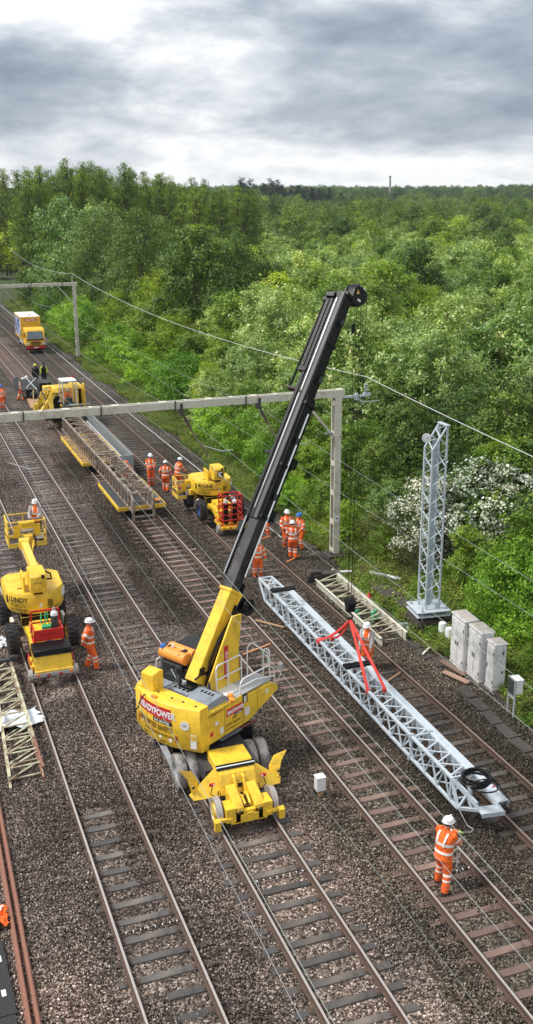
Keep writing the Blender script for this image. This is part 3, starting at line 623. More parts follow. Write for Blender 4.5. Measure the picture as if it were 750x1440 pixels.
# ================================================================== GANTRIES AND WIRES
def gantry(X, Y, h, x_left, label, near=True):
    g = thing('overhead_gantry', label, 'gantry', (X, Y, -.25))
    h += .25
    def post(px, nm='post'):
        b = MB()
        for s in (-1, 1):
            b.box(CREAM, (px, s*.22, h/2), (.30, .03, h)); 
            for e in (-1, 1): b.box(CREAM, (px+e*.14, s*.185, h/2), (.022, .06, h))
        for k in range(6): b.box(CREAM, (px-.15, 0, .35+k*(h-.6)/5), (.02, .42, .24)); b.box(CREAM, (px+.15, 0, .35+k*(h-.6)/5), (.02, .42, .24))
        b.box(CREAM, (px, 0, h+.0), (.5, .36, .03))
        p = b.build(nm, g, .004)
        b = MB(); b.box(DCON, (px, 0, .0), (1.0, .95, .35), taper=.93); b.box(DCON, (px, 0, .2), (.62, .5, .12), taper=.9)
        for s in (-1, 1):
            for e in (-1, 1): b.cyl(DGR, (px+s*.24, e*.2, .2), (px+s*.24, e*.2, .36), .022, 6)
        b.build('footing', g, .02)
        return p
    post(0)
    b = MB(); zt = h+.02
    for s in (-1, 1):
        y = s*.17
        b.box(CREAM, ((x_left+.3)/2, y, zt+.16), (abs(x_left)+.3, .02, .30))
        for e in (.015, .305): b.box(CREAM, ((x_left+.3)/2, y-s*.045, zt+e), (abs(x_left)+.3, .10, .018))
    k = .1
    while k > x_left+.5:
        b.box(CREAM, (k, 0, zt+.322), (.30, .34, .014)); b.box(CREAM, (k-1.0, 0, zt+.322), (.12, .34, .014)); k -= 2.0
    b.box(CREAM, (.30, 0, zt+.16), (.015, .33, .29))
    b.build('beam', g, 0)
    for k in range(5):
        b = MB(); b.box(DGR, (-1.2-k*3.1, -.2, zt+.16), (.05, .06, .42)); b.box(DGR, (-1.2-k*3.1, .2, zt+.16), (.05, .06, .42)); b.box(DGR, (-1.2-k*3.1, 0, zt-.03), (.06, .44, .03)); b.build('clamp', g)
    b = MB(); b.box(WHT, (.0, -.24, 1.9), (.2, .012, .28)); b.box(TXTB, (.0, -.247, 1.9), (.12, .004, .05)); b.build('number_plate', g)
    b = MB(); b.bar(CREAM, (-.15, -.0, h-1.75), (-1.65, 0, zt+.02), .1, .1); b.box(CREAM, (-.18, 0, h-1.75), (.1, .22, .2)); b.build('brace', g, .004)
    b = MB(); b.box(CREAM, (0, 0, h-1.7), (.38, .54, .04)); b.build('collar', g)
    return g, h+.33
NG, zn = gantry(18.44, 41.0, 7.2, -26, 'near overhead line gantry, cream steel post and beam crossing all the tracks')
FG, zf_ = gantry(18.47, 105.7, 7.0, -34, 'far overhead line gantry behind the yellow lorry, slim pale post and beam')
def insulator(b, p, q, m=INSG, r=.07, n=5):
    p = Vector(p); q = Vector(q); d = q-p
    b.cyl(m, p, q, r*.35, 8)
    for k in range(n):
        c = p+d*((k+.7)/(n+.4)); b.lathe(m, c, d, [(r*.4, -.018), (r, -.006), (r, .006), (r*.45, .022)], 10)
# outrigger arm on the near post, carrying the outer wire
b = MB(); b.bar(GALV, (.25, 0, 7.42), (1.55, 0, 7.42), .1, .09); b.bar(GALV, (.95, 0, 7.36), (1.25, -.1, 7.12), .07); b.bar(LGR, (1.2, -.1, 7.15), (1.95, -.25, 7.2), .035); b.box(GALV, (.95, 0, 7.4), (.12, .14, .3)); b.box(GALV, (1.45, 0, 7.47), (.34, .16, .12))
arm = b.build('outrigger_arm', NG); b = MB(); insulator(b, (1.42, 0, 7.5), (1.42, 0, 7.98), INSG, .1, 5); b.build('insulator', arm)
b = MB(); b.bar(CREAM, (-.14, .1, 7.5), (-.14, .1, 8.05), .06); arm = b.build('outrigger_arm', FG); b = MB(); insulator(b, (-.14, .1, 7.95), (-.14, .1, 8.2), INSG, .08, 3); b.build('insulator', arm)
b = MB(); insulator(b, (-.2, -.1, 5.85), (-.62, -.1, 5.85), INSG, .06, 5); b.bar(DGR, (-.62, -.1, 5.85), (-1.0, -.1, 5.83), .03); b.build('side_insulator', NG)
b = MB(); b.bar(CREAM, (-7.37, 0, 6.1), (-7.37, 0, 8.3), .09, .09); b.build('drop_post', FG)
# registration assemblies hung from the near beam, one over each line
WIRE = paint('wire_copper_green', (.33, .38, .36), .5, .2, metal=.3); WIREG = paint('wire_pale_grey', (.3, .31, .31), .5, .15); WIREW = paint('wire_bright_grey', (.6, .62, .62), .5, .15)
def drop_arm(X, Y, zt, txt_):
    t = thing('registration_arm', txt_, 'wire support', (X, Y, 0), math.pi)
    b = MB(); b.box(DGR, (.9, 0, zt), (.12, .4, .5)); b.bar(DGR, (.9, 0, zt), (.75, -.05, zt-.35), .05); b.build('bracket', t)
    b = MB(); insulator(b, (.75, -.05, zt-.35), (.45, -.2, zt-.85), BRASS, .075, 6); b.build('insulator', t)
    b = MB(); b.tube(RUSTY, [(.45, -.2, zt-.85), (-.1, -.5, zt-1.75), (-.45, -.7, zt-2.35)], .028, 8); b.tube(LGR, [(-.1, -.5, zt-1.75), (-.9, -.1, zt-2.0), (-1.35, .1, zt-1.95)], .02, 6); b.tube(RUSTY, [(.75, -.1, zt-.5), (.2, .1, zt-1.4), (-.1, .2, zt-1.75)], .018, 6); b.build('arm_tube', t)
    return t
drop_arm(15.65, 41, 7.2, 'rusty registration arm with brown insulator hanging from the near beam beside the crane boom')
drop_arm(12.2, 41, 7.2, 'rusty registration arm with brown insulator over the loaded flat wagons')
drop_arm(4.0, 41, 7.2, 'rusty registration arm with brown insulator at the left end of the near beam')
drop_arm(14.86, 105.7, 7.0, 'registration arm hanging from the far beam in front of the lorry')
def wire(name, pts, r, m, label, cat, n=24, sag=.5, group=None):
    b = MB(); P = []
    for a, c in zip(pts[:-1], pts[1:]):
        a = Vector(a); c = Vector(c)
        for k in range(n): t = k/n; p = a.lerp(c, t); p.z -= 4*sag*t*(1-t); P.append(p)
    P.append(Vector(pts[-1])); b.tube(m, P, r, 5); o = b.build(name); tag(o, label, cat, group); return o
wire('feeder_wire', [(19.86, -23.7, 7.8), (19.86, 41, 8.0), (18.33, 105.7, 8.2), (19.86, 170.4, 7.9)], .014, WIREW, 'pale outer wire strung from the far gantry past the near gantry insulator along the trees', 'wire', sag=.95)
SAY = dict(T1='over the track nearest the trees', T2='over the track with the flat wagons', T3='over the track with the mobile crane', T4='over the leftmost track and access platform')
for t, X in TX.items():
    st = .2
    P_ = [(X+st*(1 if k % 2 else -1), -23.7+64.7*k, 5.35) for k in range(5)]
    wire('contact_wire', P_, .0055, WIRE if t in ('T2', 'T3') else WIREG, 'thin contact wire '+SAY[t], 'wire', sag=.03)
    P_ = [(X, -23.7+64.7*k, 6.95) for k in range(5)]
    wire('catenary_wire', P_, .0055, WIREG if t == 'T1' else WIRE, 'thin sagging catenary wire '+SAY[t], 'wire', sag=.75)
# cables lying along the ballast
def ground_cable(pts, r, m, label, sub=10, wob=.03):
    b = MB(); P = []
    for a, c in zip(pts[:-1], pts[1:]):
        a = Vector(a); c = Vector(c)
        for k in range(sub): P.append(a.lerp(c, k/sub)+Vector((rnd.uniform(-wob, wob)*.6, 0, rnd.uniform(-.004, .008))))
    P.append(Vector(pts[-1])); b.tube(m, P, r, 5); return tag(b.build('ground_cable'), label, 'cable')
ground_cable([(9.95, 12, -.15), (9.95, 19, -.14), (9.6, 34, -.15), (9.7, 50, -.15), (9.65, 90, -.15)], .009, paint('dull_green_cable', (.16, .2, .17), .6), 'greenish cable lying on the ballast between the crane track and the pinkish sleepers', 24)
ground_cable([(16.95, 161, -.12), (16.85, 80, -.12), (17.0, 56, -.12), (17.0, 44, -.12)], .035, LGR, 'pale cable run along the outer edge of the ballast towards the lorry', 20, .02)

# ================================================================== MOBILE CRANE ON RAILS
CR = thing('road_rail_crane', 'large yellow mobile crane on the rails with its long black boom raised', 'crane', (7.606, 22.0, 0))
def wheel(parent, c, r, wd, m, name='tyre', hub=YEL, tread=True, rim_r=.55, axis=(1, 0, 0), out=1):
    """road tyre with rounded shoulders, lugs and a dished hub"""
    b = MB(); c = Vector(c); h = wd/2
    b.lathe(m, c, axis, [(r*rim_r, -h*.92), (r*.8, -h), (r*.95, -h*.86), (r, -h*.55), (r, h*.55), (r*.95, h*.86), (r*.8, h), (r*rim_r, h*.92), (r*rim_r, -h*.92)], 28)
    if tread:
        for k in range(22):
            for s in (-1, 1):
                a = 2*math.pi*(k+(.5 if s > 0 else 0))/22; p = c+Vector((s*h*.46, math.cos(a)*r*.995, math.sin(a)*r*.995)); e = Euler((a-math.pi/2+s*.0, 0, 0)).to_matrix()
                q = [e@Vector(v) for v in ((-h*.42, -.035*r*1.3, -.02), (h*.42, -.035*r*1.3, -.02), (h*.42, .05*r, -.02), (-h*.42, .05*r, -.02), (-h*.42, -.03*r, .045*r), (h*.42, -.03*r, .045*r), (h*.42, .03*r, .045*r), (-h*.42, .03*r, .045*r))]
                b.add([p+v for v in q], [(0, 3, 2, 1), (4, 5, 6, 7), (0, 1, 5, 4), (1, 2, 6, 5), (2, 3, 7, 6), (3, 0, 4, 7)], m)
    t = b.build(name, parent)
    b = MB(); b.lathe(hub, c, Vector(axis)*out, [(r*rim_r, -h*.9), (r*rim_r, h*.72), (r*rim_r*.86, h*.72), (r*rim_r*.8, h*.3), (r*.22, h*.25), (r*.2, h*.55), (.001, h*.57)], 24)
    for k in range(8): a = k*math.pi/4; p = c+Vector((out*h*.27, math.cos(a)*r*.34, math.sin(a)*r*.34)); b.cyl(DGR, p, p+Vector((out*.03, 0, 0)), .018, 6)
    b.build('rim', t); return t
def rail_wheel(parent, c, r, wd, out, hub=YEL2):
    b = MB(); a = (out, 0, 0)
    b.lathe(RAILT, c, a, [(.02, -wd/2), (r+.03, -wd/2), (r+.03, -wd/2+.03), (r, -wd/2+.045), (r*.99, wd/2), (r*.8, wd/2), (r*.78, wd/2-.02)], 28)
    b.lathe(hub, c, a, [(r*.79, wd/2-.02), (r*.5, wd/2-.05), (r*.42, wd/2+.01), (r*.16, wd/2+.02), (.001, wd/2+.025)], 24)
    for k in range(6): q = k*math.pi/3; p = Vector(c)+Vector((out*(wd/2-.01), math.cos(q)*r*.33, math.sin(q)*r*.33)); b.cyl(DGR, p, p+Vector((out*.03, 0, 0)), .02, 6)
    return b.build('rail_wheel', parent)
# undercarriage (local y runs away along the track, origin under the near buffer)
b = MB(); b.box(DGR, (0, 3.7, .78), (1.5, 4.6, .42)); b.box(DGR, (0, 2.6, .62), (2.2, .5, .3)); b.box(DGR, (0, 5.2, .62), (2.2, .5, .3)); b.cyl(BLK, (0, 3.75, .95), (0, 3.75, 1.28), .72, 32)
b.box(BLK, (.95, 3.9, .85), (.5, 1.6, .5)); b.box(BLK, (-.95, 3.9, .85), (.5, 1.6, .5)); b.cyl(RED, (.55, 2.95, 1.12), (1.45, 3.4, 1.08), .045, 10); b.box(GRY, (.25, 2.95, 1.18), (.9, .7, .03), rz=.5)
b.build('undercarriage', CR, .01)
for sx_ in (-1, 1):
    for y in (2.45, 5.25):
        wheel(CR, (sx_*.86, y, .5), .50, .29, RUBG, hub=LGR, tread=False, out=sx_); wheel(CR, (sx_*1.19, y, .5), .50, .29, RUBG, hub=LGR, tread=False, out=sx_)
# near rail bogie with its stepped nose
def bogie(parent, y0, s):
    b = MB(); Y = lambda v: y0+s*v
    pr = [(Y(1.25), .35), (Y(1.25), 1.22), (Y(2.0), 1.24), (Y(2.0), .35)] ; b.prism(YEL, pr if s > 0 else pr[::-1], -.52, .52, SIDE)
    pr = [(Y(1.25), .35), (Y(.75), .55), (Y(.95), 1.05), (Y(1.25), 1.22)]; b.prism(YEL, pr, -.5, .5, SIDE)
    b.build('bogie_housing', parent, .015)
    b = MB(); b.box(BLK, (0, Y(1.12), 1.17), (1.08, .16, .02), rx=.55*s); b.box(WHT, (0, Y(1.12), 1.185), (1.08, .03, .012), rx=.55*s); b.build('rubber_strip', parent)
    for e in (-1, 1):
        # side wing plates spreading out to the wheels, with a hooked horn
        b = MB(); A = Matrix.Translation((0, 0, 0))
        V = [Vector((e*.5, Y(1.3), 1.12)), Vector((e*.5, Y(.9), .45)), Vector((e*1.22, Y(1.0), .42)), Vector((e*1.30, Y(1.15), .52)), Vector((e*.98, Y(1.25), .72))]
        n_ = Vector((0, -s*.05, .03)); b.add(V+[v+n_ for v in V], [(0, 1, 2, 3, 4), (9, 8, 7, 6, 5)]+[(k, (k+1) % 5, 5+(k+1) % 5, 5+k) for k in range(5)], YEL)
        V = [Vector((e*1.0, Y(1.2), .62)), Vector((e*1.22, Y(1.1), .55)), Vector((e*1.32, Y(1.2), .95)), Vector((e*1.52, Y(1.3), 1.22)), Vector((e*1.18, Y(1.35), 1.1)), Vector((e*1.02, Y(1.3), .85))]
        b.add(V+[v+n_*1.2 for v in V], [(0, 1, 2, 3, 4, 5), (11, 10, 9, 8, 7, 6)]+[(k, (k+1) % 6, 6+(k+1) % 6, 6+k) for k in range(6)], YEL)
        b.box(YEL, (e*.85, Y(1.2), .48), (.6, .25, .1)); b.cyl(DGR, (e*1.2, Y(1.12), .8), (e*1.2, Y(1.02), .8), .05, 10)
        b.build('wing_plate', parent, .006)
        b = MB(); b.box(RED, (e*.72, Y(.92), .84), (.15, .05, .09)); b.box(WHT, (e*.68, Y(.9), .84), (.06, .05, .06)); b.build('marker_lamp', parent, .006)
        b = MB(); b.tube(BLK, [(e*.72, Y(.9), .78), (e*.78, Y(.86), .6), (e*.6, Y(.8), .5), (e*.56, Y(.86), .66)], .015, 6); b.build('hose', parent)
        rail_wheel(parent, (e*.77, Y(.42), .37), .37, .15, e)
        # lower nose arms
        b = MB(); b.prism(YEL, [(Y(.75), .86), (Y(.2), .74), (Y(-.02), .60), (Y(-.02), .18), (Y(.5), .15), (Y(.75), .4)], e*.28-.13, e*.28+.13, SIDE)
        b.cyl(DGR, (e*.28, Y(-.03), .52), (e*.28, Y(-.08), .52), .06, 12); b.box(YEL, (e*.50, Y(.2), .42), (.28, .45, .42)); b.build('nose_arm', parent, .012)
        b = MB(); b.box(YEL, (e*.72, Y(.0), .33), (.5, .1, .09), rz=.12*e*s); b.box(YEL, (e*.88, Y(-.03), .22), (.16, .14, .28)); b.build('rail_guard', parent, .01)
        b = MB(); b.tube(YEL, [(e*.12, Y(.98), 1.0), (e*.13, Y(.8), .98), (e*.12, Y(.62), .62)], .042, 10); b.cyl(YEL, (e*.05, Y(1.0), 1.02), (e*.2, Y(1.0), 1.02), .065, 12); b.cyl(YEL, (e*.05, Y(.6), .6), (e*.2, Y(.6), .6), .06, 12)
        b.tube(YEL, [(e*.12, Y(.6), .6), (e*.08, Y(.38), .7), (e*.07, Y(.12), .6)], .035, 10); b.build('link_arm', parent)
    b = MB(); b.box(YEL, (0, Y(.04), .33), (1.0, .12, .36)); b.box(YEL, (0, Y(-.035), .3), (.5, .03, .22)); b.box(YEL2, (0, Y(-.05), .43), (.16, .03, .05)); b.box(DGR, (0, Y(.45), .3), (1.3, .12, .12)); b.box(BLK, (0, Y(.75), .8), (.16, .03, .16)); b.build('buffer_plate', parent, .012)
bogie(CR, 0., 1.)
bogie(CR, 7.6, -1.)
# upper structure, slewed 30 degrees
UP = MB(); UZ = R(30)
sub = bpy.data.objects.new('upper_structure', None)
Mu = Matrix.Translation((-.12, 3.72, 0))@Matrix.Rotation(UZ, 4, 'Z')   # local x forward (boom), y left
class UB(MB):
    def build(s, *a, **k): s.v = [tuple(Mu@Vector(v)) for v in s.v]; return MB.build(s, *a, **k)
def utext(body, size, m, o, x, n, parent, **k):
    M_ = facing(o, x, n); return text(body, size, m, Mu@M_, parent, **k)
# counterweight with its bowed face
N_ = 18; RC = 2.9
def bow(t): # t -1..1 across the tail, y' and x'
    return (-1.36-.36*math.cos(t*math.pi/2*.92), -1.25*t)
b = UB(); inner = -1.05; out_ = [bow(-1+2*k/N_) for k in range(N_+1)]
V = []; z0, z1 = 1.18, 2.5
for k, (x, y) in enumerate(out_):
    t = -1+2*k/N_; zb = z0+.07*max(0, t*-1)**2; V += [(x+.08, y*.98, zb), (x, y, zb+.09), (x, y, z1-.03), (x+.03, y*.985, z1), (inner, y*.985, z1), (inner, y*.985, zb)]
F = []; n = 6
for k in range(N_): F += [(k*n+i, k*n+(i+1) % n, (k+1)*n+(i+1) % n, (k+1)*n+i) for i in range(n)]
F += [tuple(range(n)), tuple(N_*n+k for k in range(n))[::-1]]
b.add(V, F, YEL); cw = b.build('counterweight', CR, smooth=50)
b = UB(); b.prism(YEL, [(-1.42, 2.5), (-1.0, 2.5), (-1.0, 3.02), (-1.14, 3.06), (-1.42, 2.98)], .52, .98, Matrix(((1, 0, 0, 0), (0, 0, 1, 0), (0, 1, 0, 0), (0, 0, 0, 1)))); b.prism(YEL, [(-1.42, 2.5), (-1.0, 2.5), (-1.0, 2.7), (-1.42, 2.55)], .98, 1.2, Matrix(((1, 0, 0, 0), (0, 0, 1, 0), (0, 1, 0, 0), (0, 0, 0, 1)))); b.build('tail_locker', cw, .012)
b = UB()
for y in (-1.0, -.55, -.15, .4, .95, 1.15): b.cyl(DGR, (-1.36+.06*abs(y), y, 2.5), (-1.36+.06*abs(y), y, 2.53), .03, 8)
b.build('lifting_eyes', cw)
b = UB(); b.box(ORA, (-1.62, .28, 2.53), (.1, .16, .06)); b.build('tail_lamp', cw)
b = UB(); b.tube(BLK, [(-1.64, .62, 2.5), (-1.78, .66, 2.35), (-1.8, .75, 2.1), (-1.79, .9, 1.95), (-1.72, 1.02, 2.15), (-1.66, 1.0, 2.35)], .02, 6); b.build('cable_loop', cw)
# lettering wrapped round the bowed face; s = distance along the face from its centre (positive to the reader's right)
def face_pt(s, z, off):
    t = max(-1.02, min(1.02, s/1.25)); x, y = bow(t); tx, ty = .36*math.sin(t*math.pi/2*.92)*math.pi/2*.92/1., -1.25; L_ = math.hypot(tx, ty); nx, ny = ty/L_, -tx/L_
    return Mu@Vector((x+nx*off, y+ny*off, z))
def wrap(body, size, m, s0, zb, parent, slope=0., sx=1., **k):
    return text(body, size, m, None, parent, bend=lambda p: face_pt(s0+p.x, zb+p.y+slope*p.x, .012+p.z), sx=sx, **k)
def wrap_panel(m, s0, s1, za, zb_, off, parent, name):
    b = MB(); k = 10; V = [face_pt(s0+(s1-s0)*i/k, z, o_) for o_ in (off-.004, off) for z in (za, zb_) for i in range(k+1)]; F = []
    for i in range(k): F += [(i, i+1, k+1+i+1, k+1+i), (2*k+2+i, 2*k+3+i, 3*k+4+i, 3*k+3+i)]
    b.add(V, F, m); return b.build(name, parent, smooth=60)
sg = wrap_panel(SIGR, -.93, .42, 2.0, 2.36, .006, cw, 'sign_panel'); wrap('READYPOWER', .27, TXTW, -.87, 2.08, sg, bold=.008, sx=.80, depth=.003)
sg = wrap_panel(TXTB, -.25, .45, 1.86, 1.985, .006, cw, 'sign_panel'); wrap('RAIL SERVICES', .105, TXTW, -.2, 1.885, sg, sx=.84, depth=.002)
wrap('24/7  01923 264593', .22, TXTD, -.98, 1.66, cw, sx=.80, bold=.006); wrap('www.readypower.co.uk', .135, TXTD, -.66, 1.5, cw, sx=.98)
for s_, z_, m_, w_, h_ in ((-.83, 1.62, TXTW, .1, .1), (.33, 1.38, TXTW, .1, .1), (-.02, 1.41, TXTW, .09, .09), (.98, 1.32, TXTW, .16, .42)): wrap_panel(m_, s_, s_+w_, z_, z_+h_, .007, cw, 'sticker')
wrap_panel(YEL2, .99, 1.13, 1.56, 1.72, .009, cw, 'sticker'); wrap('DANGER', .05, TXTB, -.75, 1.36, cw); wrap('ON/OFF', .05, TXTB, .02, 1.32, cw); wrap_panel(LAMPR, .53, .61, 1.4, 1.6, .006, cw, 'rear_lamp'); wrap_panel(LAMPR, -1.06, -1.0, 1.5, 1.72, .006, cw, 'rear_lamp')
b = MB(); c_ = face_pt(.83, 1.98, .012); n_ = (face_pt(.83, 1.98, .1)-c_).normalized(); b.cyl(WHT, c_-n_*.006, c_+n_*.004, .135, 24); b.build('round_badge', cw); wrap('555', .075, TXTB, .77, 1.955, cw, depth=.008)
# right side body
b = UB(); b.prism(YEL, [(-1.12, 1.3), (-1.12, 2.28), (.35, 2.28), (.38, 2.05), (.5, 2.05), (.55, 2.2), (1.55, 2.2), (1.9, 2.02), (1.95, 1.86), (.6, 1.36)], -1.25, -.62, Matrix(((1, 0, 0, 0), (0, 0, 1, 0), (0, 1, 0, 0), (0, 0, 0, 1))))
b.build('side_body', CR, .02)
b = UB(); b.box(DGR, (.0, .0, 1.5), (3.0, 1.5, .4)); b.box(BLK, (.45, .35, 2.0), (1.0, .5, .7)); b.box(DGR, (.9, 0, 1.75), (1.3, 1.2, .3)); b.box(BLK, (.2, -.1, 2.2), (.5, .5, .5)); b.build('turntable_frame', CR, .01)
b = UB()
for x in (-.42, .35, .98): b.box(TXTD, (x, -1.253, 1.78), (.012, .006, .9 if x < .9 else .5))
b.box(BLK, (.44, -1.0, 2.12), (.2, .52, .24)); b.box(YEL2, (-.4, -1.256, 1.42), (1.4, .006, .012)); b.build('panel_joints', CR)
b = UB(); b.box(WHT, (.44, -1.262, 2.14), (.1, .006, .17)); b.box(YEL2, (.44, -1.262, 2.0), (.1, .006, .1)); b.box(WHT, (.52, -1.256, 1.72), (.2, .006, .24)); b.box(WHT, (-.55, -1.256, 1.56), (.14, .006, .2)); b.box(WHT, (-.75, -1.256, 1.85), (.13, .006, .11)); b.box(SIGR, (-.96, -1.256, 1.6), (.13, .006, .12)); b.box(WHT, (1.4, -1.256, 2.0), (.11, .006, .13)); b.build('sticker', CR)
b = UB(); b.box(SIGR, (-.02, -1.256, 1.98), (.66, .01, .22)); sg = b.build('sign_panel', CR); utext('READYPOWER', .15, TXTW, (-.32, -1.264, 1.925), (1, 0, 0), (0, -1, 0), sg, sx=.7, bold=.005)
b = UB(); b.box(TXTB, (.16, -1.258, 1.84), (.36, .012, .07)); sg2 = b.build('sign_panel', CR); utext('RAIL SERVICES', .055, TXTW, (-.0, -1.267, 1.82), (1, 0, 0), (0, -1, 0), sg2, sx=.8)
utext('24/7', .12, TXTD, (-.1, -1.256, 1.71), (1, 0, 0), (0, -1, 0), CR); utext('01923 264593', .125, TXTD, (-.38, -1.256, 1.57), (1, 0, 0), (0, -1, 0), CR, sx=.85); utext('www.readypower.co.uk', .075, TXTD, (-.42, -1.256, 1.46), (1, .0, 0), (0, -1, 0), CR)
utext('ALL TERRAIN RAILWAY', .07, TXTD, (-1.08, -1.256, 2.15), (1, 0, 0), (0, -1, 0), CR, sx=.8)
# engine covers in blue grey with slots
b = UB(); b.prism(GRY, [(-1.2, 2.3), (-1.15, 2.44), (-.35, 2.52), (-.1, 2.36), (-.1, 2.2), (-1.2, 2.2)], -1.12, .5, Matrix(((1, 0, 0, 0), (0, 0, 1, 0), (0, 1, 0, 0), (0, 0, 0, 1)))); b.box(GRY, (-.75, .85, 2.3), (.8, .78, .06), ry=.03); b.box(DGR, (-.75, .85, 2.12), (.7, .7, .3))
ec = b.build('engine_cover', CR, .015)
b = UB()
for k in range(9): b.box(BLK, (-.98, .36-k*.085, 2.463), (.16, .035, .012))
for k in range(4): b.box(BLK, (-.62, .3-k*.16, 2.497), (.07, .1, .012)); b.box(BLK, (-.75, .3-k*.16, 2.484), (.07, .1, .012)); b.box(BLK, (-.5, -.5-k*.13, 2.505), (.12, .06, .012))
for k in range(5): b.box(BLK, (-.225, -.5-k*.12, 2.44), (.02, .07, .06), ry=.85)
b.build('vent_slots', ec)
b = UB(); b.lathe(DGR, (-.55, .38, 2.42), (0, 0, 1), [(.16, 0), (.17, .05), (.14, .1), (.1, .12), (.06, .28), (.02, .36)], 18); b.lathe(LGR, (-.55, .38, 2.47), (0, 0, 1), [(.165, 0), (.165, .03)], 18); b.build('air_filter_cap', CR)
b = UB(); b.lathe(DGR, (-.28, -.55, 2.5), (0, 0, 1), [(.06, 0), (.05, .06), (.02, .2)], 10); b.box(WHT, (-.2, -.2, 2.4), (.25, .5, .06)); b.build('exhaust_stub', CR)
class KB(UB):
    def build(s, *a, **k): s.v = [tuple(Vector(v)+Vector((-.34, .06, .14))) for v in s.v]; return UB.build(s, *a, **k)
# cab on the left, seen from behind: dark rear window, orange rolled roof guard, black grille
b = KB(); b.prism(BLK, [(.05, 1.7), (.05, 2.72), (.2, 2.86), (1.35, 2.86), (1.62, 2.3), (1.5, 1.7)], .42, 1.26, Matrix(((1, 0, 0, 0), (0, 0, 1, 0), (0, 1, 0, 0), (0, 0, 0, 1)))); cab = b.build('cab', CR, .03)
b = KB(); b.box(DGR, (.045, .84, 2.42), (.02, .8, .62)); b.box(GLS, (.032, .84, 2.44), (.02, .66, .5)); b.box(GLS, (.75, 1.265, 2.4), (.95, .02, .6)); b.build('cab_window', cab, .006)
b = KB(); b.tube(WHT, [(.0, .62, 2.3), (-.0, .70, 2.42), (.0, .82, 2.56)], .012, 6); b.tube(WHT, [(.03, 1.25, 2.15), (-.06, 1.36, 2.2), (-.06, 1.36, 2.7), (.05, 1.3, 2.78)], .018, 8); b.build('grab_rail', cab)
b = KB(); b.tube(ORA, [(.12, .3, 2.95), (.12, 1.28, 2.95)], .17, 18); b.tube(ORA, [(.46, .3, 2.98), (.46, 1.26, 2.98)], .15, 18); b.box(ORA, (.29, .8, 2.98), (.3, .9, .18)); b.build('roof_tank', cab, smooth=60)
b = KB(); b.tube(BLK, [(.0, .5, 3.08), (.5, .5, 3.1), (.5, 1.15, 3.1), (.0, 1.15, 3.08)], .02, 6); b.box(BLK, (.3, .55, 3.06), (.4, .12, .1)); b.lathe(BLUEH, (.1, 1.22, 3.05), (0, 0, 1), [(.075, 0), (.085, .03), (.085, .09), (.06, .13), (.001, .14)], 14); b.lathe(WHT, (.28, 1.0, 3.08), (0, 0, 1), [(.04, 0), (.04, .1), (.001, .12)], 10); b.build('beacon', cab)
b = KB(); b.box(BLK, (.98, .82, 3.02), (.86, .88, .04))
for k in range(9): b.box(DGR, (.62+k*.09, .82, 3.05), (.035, .84, .03))
b.build('roof_grille', cab)
b = UB(); b.box(DGR, (-.55, 1.0, 2.1), (.5, .5, .06)); b.box(GRY, (-.72, 1.02, 2.34), (.55, .62, .03)); b.box(BLK, (-.2, .5, 2.5), (.3, .3, .5)); b.build('rear_deck', CR)
# platform and white handrails on the right
b = UB(); b.box(LGR, (.72, -.88, 2.27), (1.9, .66, .04)); b.box(WHT, (.3, -.75, 2.3), (.7, .45, .03)); b.box(WHT, (1.3, -.95, 2.25), (.5, .5, .03)); b.build('deck_plate', CR, .004)
b = UB(); hr = .022
def rail(P): b.tube(WHT, P, hr, 8)
rail([(-.05, -.62, 2.3), (-.05, -.62, 3.05), (.02, -.62, 3.12), (.95, -.62, 3.12), (1.02, -.62, 3.05), (1.02, -.62, 2.3)]); rail([(-.05, -.62, 2.68), (1.02, -.62, 2.68)])
rail([(.45, -.62, 2.3), (.45, -.62, 3.12)])
rail([(.3, -1.18, 2.2), (.34, -1.18, 2.62), (.45, -1.18, 2.72), (1.55, -1.18, 2.72), (1.82, -1.18, 2.55), (1.85, -1.18, 2.0)]); rail([(.34, -1.18, 2.5), (1.0, -1.18, 2.5), (1.83, -1.18, 2.3)])
rail([(1.28, -.62, 2.25), (1.28, -.62, 3.2), (1.36, -.62, 3.28), (1.52, -.62, 3.28), (1.84, -.9, 2.95), (1.88, -1.0, 2.2)])
rail([(1.88, -.72, 2.1), (1.88, -.72, 2.95), (1.9, -.78, 3.02), (1.9, -.9, 3.02), (1.88, -.96, 2.95), (1.88, -.96, 2.1)])
b.build('handrail', CR)
b = UB(); b.lathe(ORA, (.0, -1.1, 2.28), (0, 0, 1), [(.09, 0), (.1, .05), (.08, .12), (.001, .14)], 14); b.lathe(ORA, (-.08, -1.2, 2.24), (0, -.3, 1), [(.08, 0), (.09, .1), (.001, .12)], 14); b.build('warning_lamp', CR)
b = UB(); b.tube(WHT, [(1.9, -1.2, 1.98), (2.0, -1.28, 2.3), (2.02, -1.26, 2.5)], .012, 6); b.box(LGR, (2.02, -1.26, 2.56), (.14, .1, .18)); b.build('work_lamp', CR, .01)
# boom pedestal
b = UB()
for e in (-.06, -.52): b.prism(YEL, [(-.35, 1.6), (-.3, 2.6), (.1, 3.3), (.75, 4.35), (1.15, 4.3), (1.0, 3.2), (1.05, 2.2), (.9, 1.6)], e-.03, e+.03, Matrix(((1, 0, 0, 0), (0, 0, 1, 0), (0, 1, 0, 0), (0, 0, 0, 1))))
b.build('boom_pedestal', CR, .01)
b = UB(); b.box(SIGR, (.45, -.556, 3.05), (.17, .012, 1.0), ry=.0); sg = b.build('sign_panel', CR); utext('READYPOWER', .13, TXTW, (.5, -.568, 2.6), (0, 0, 1), (0, -1, 0), sg, sx=.92)
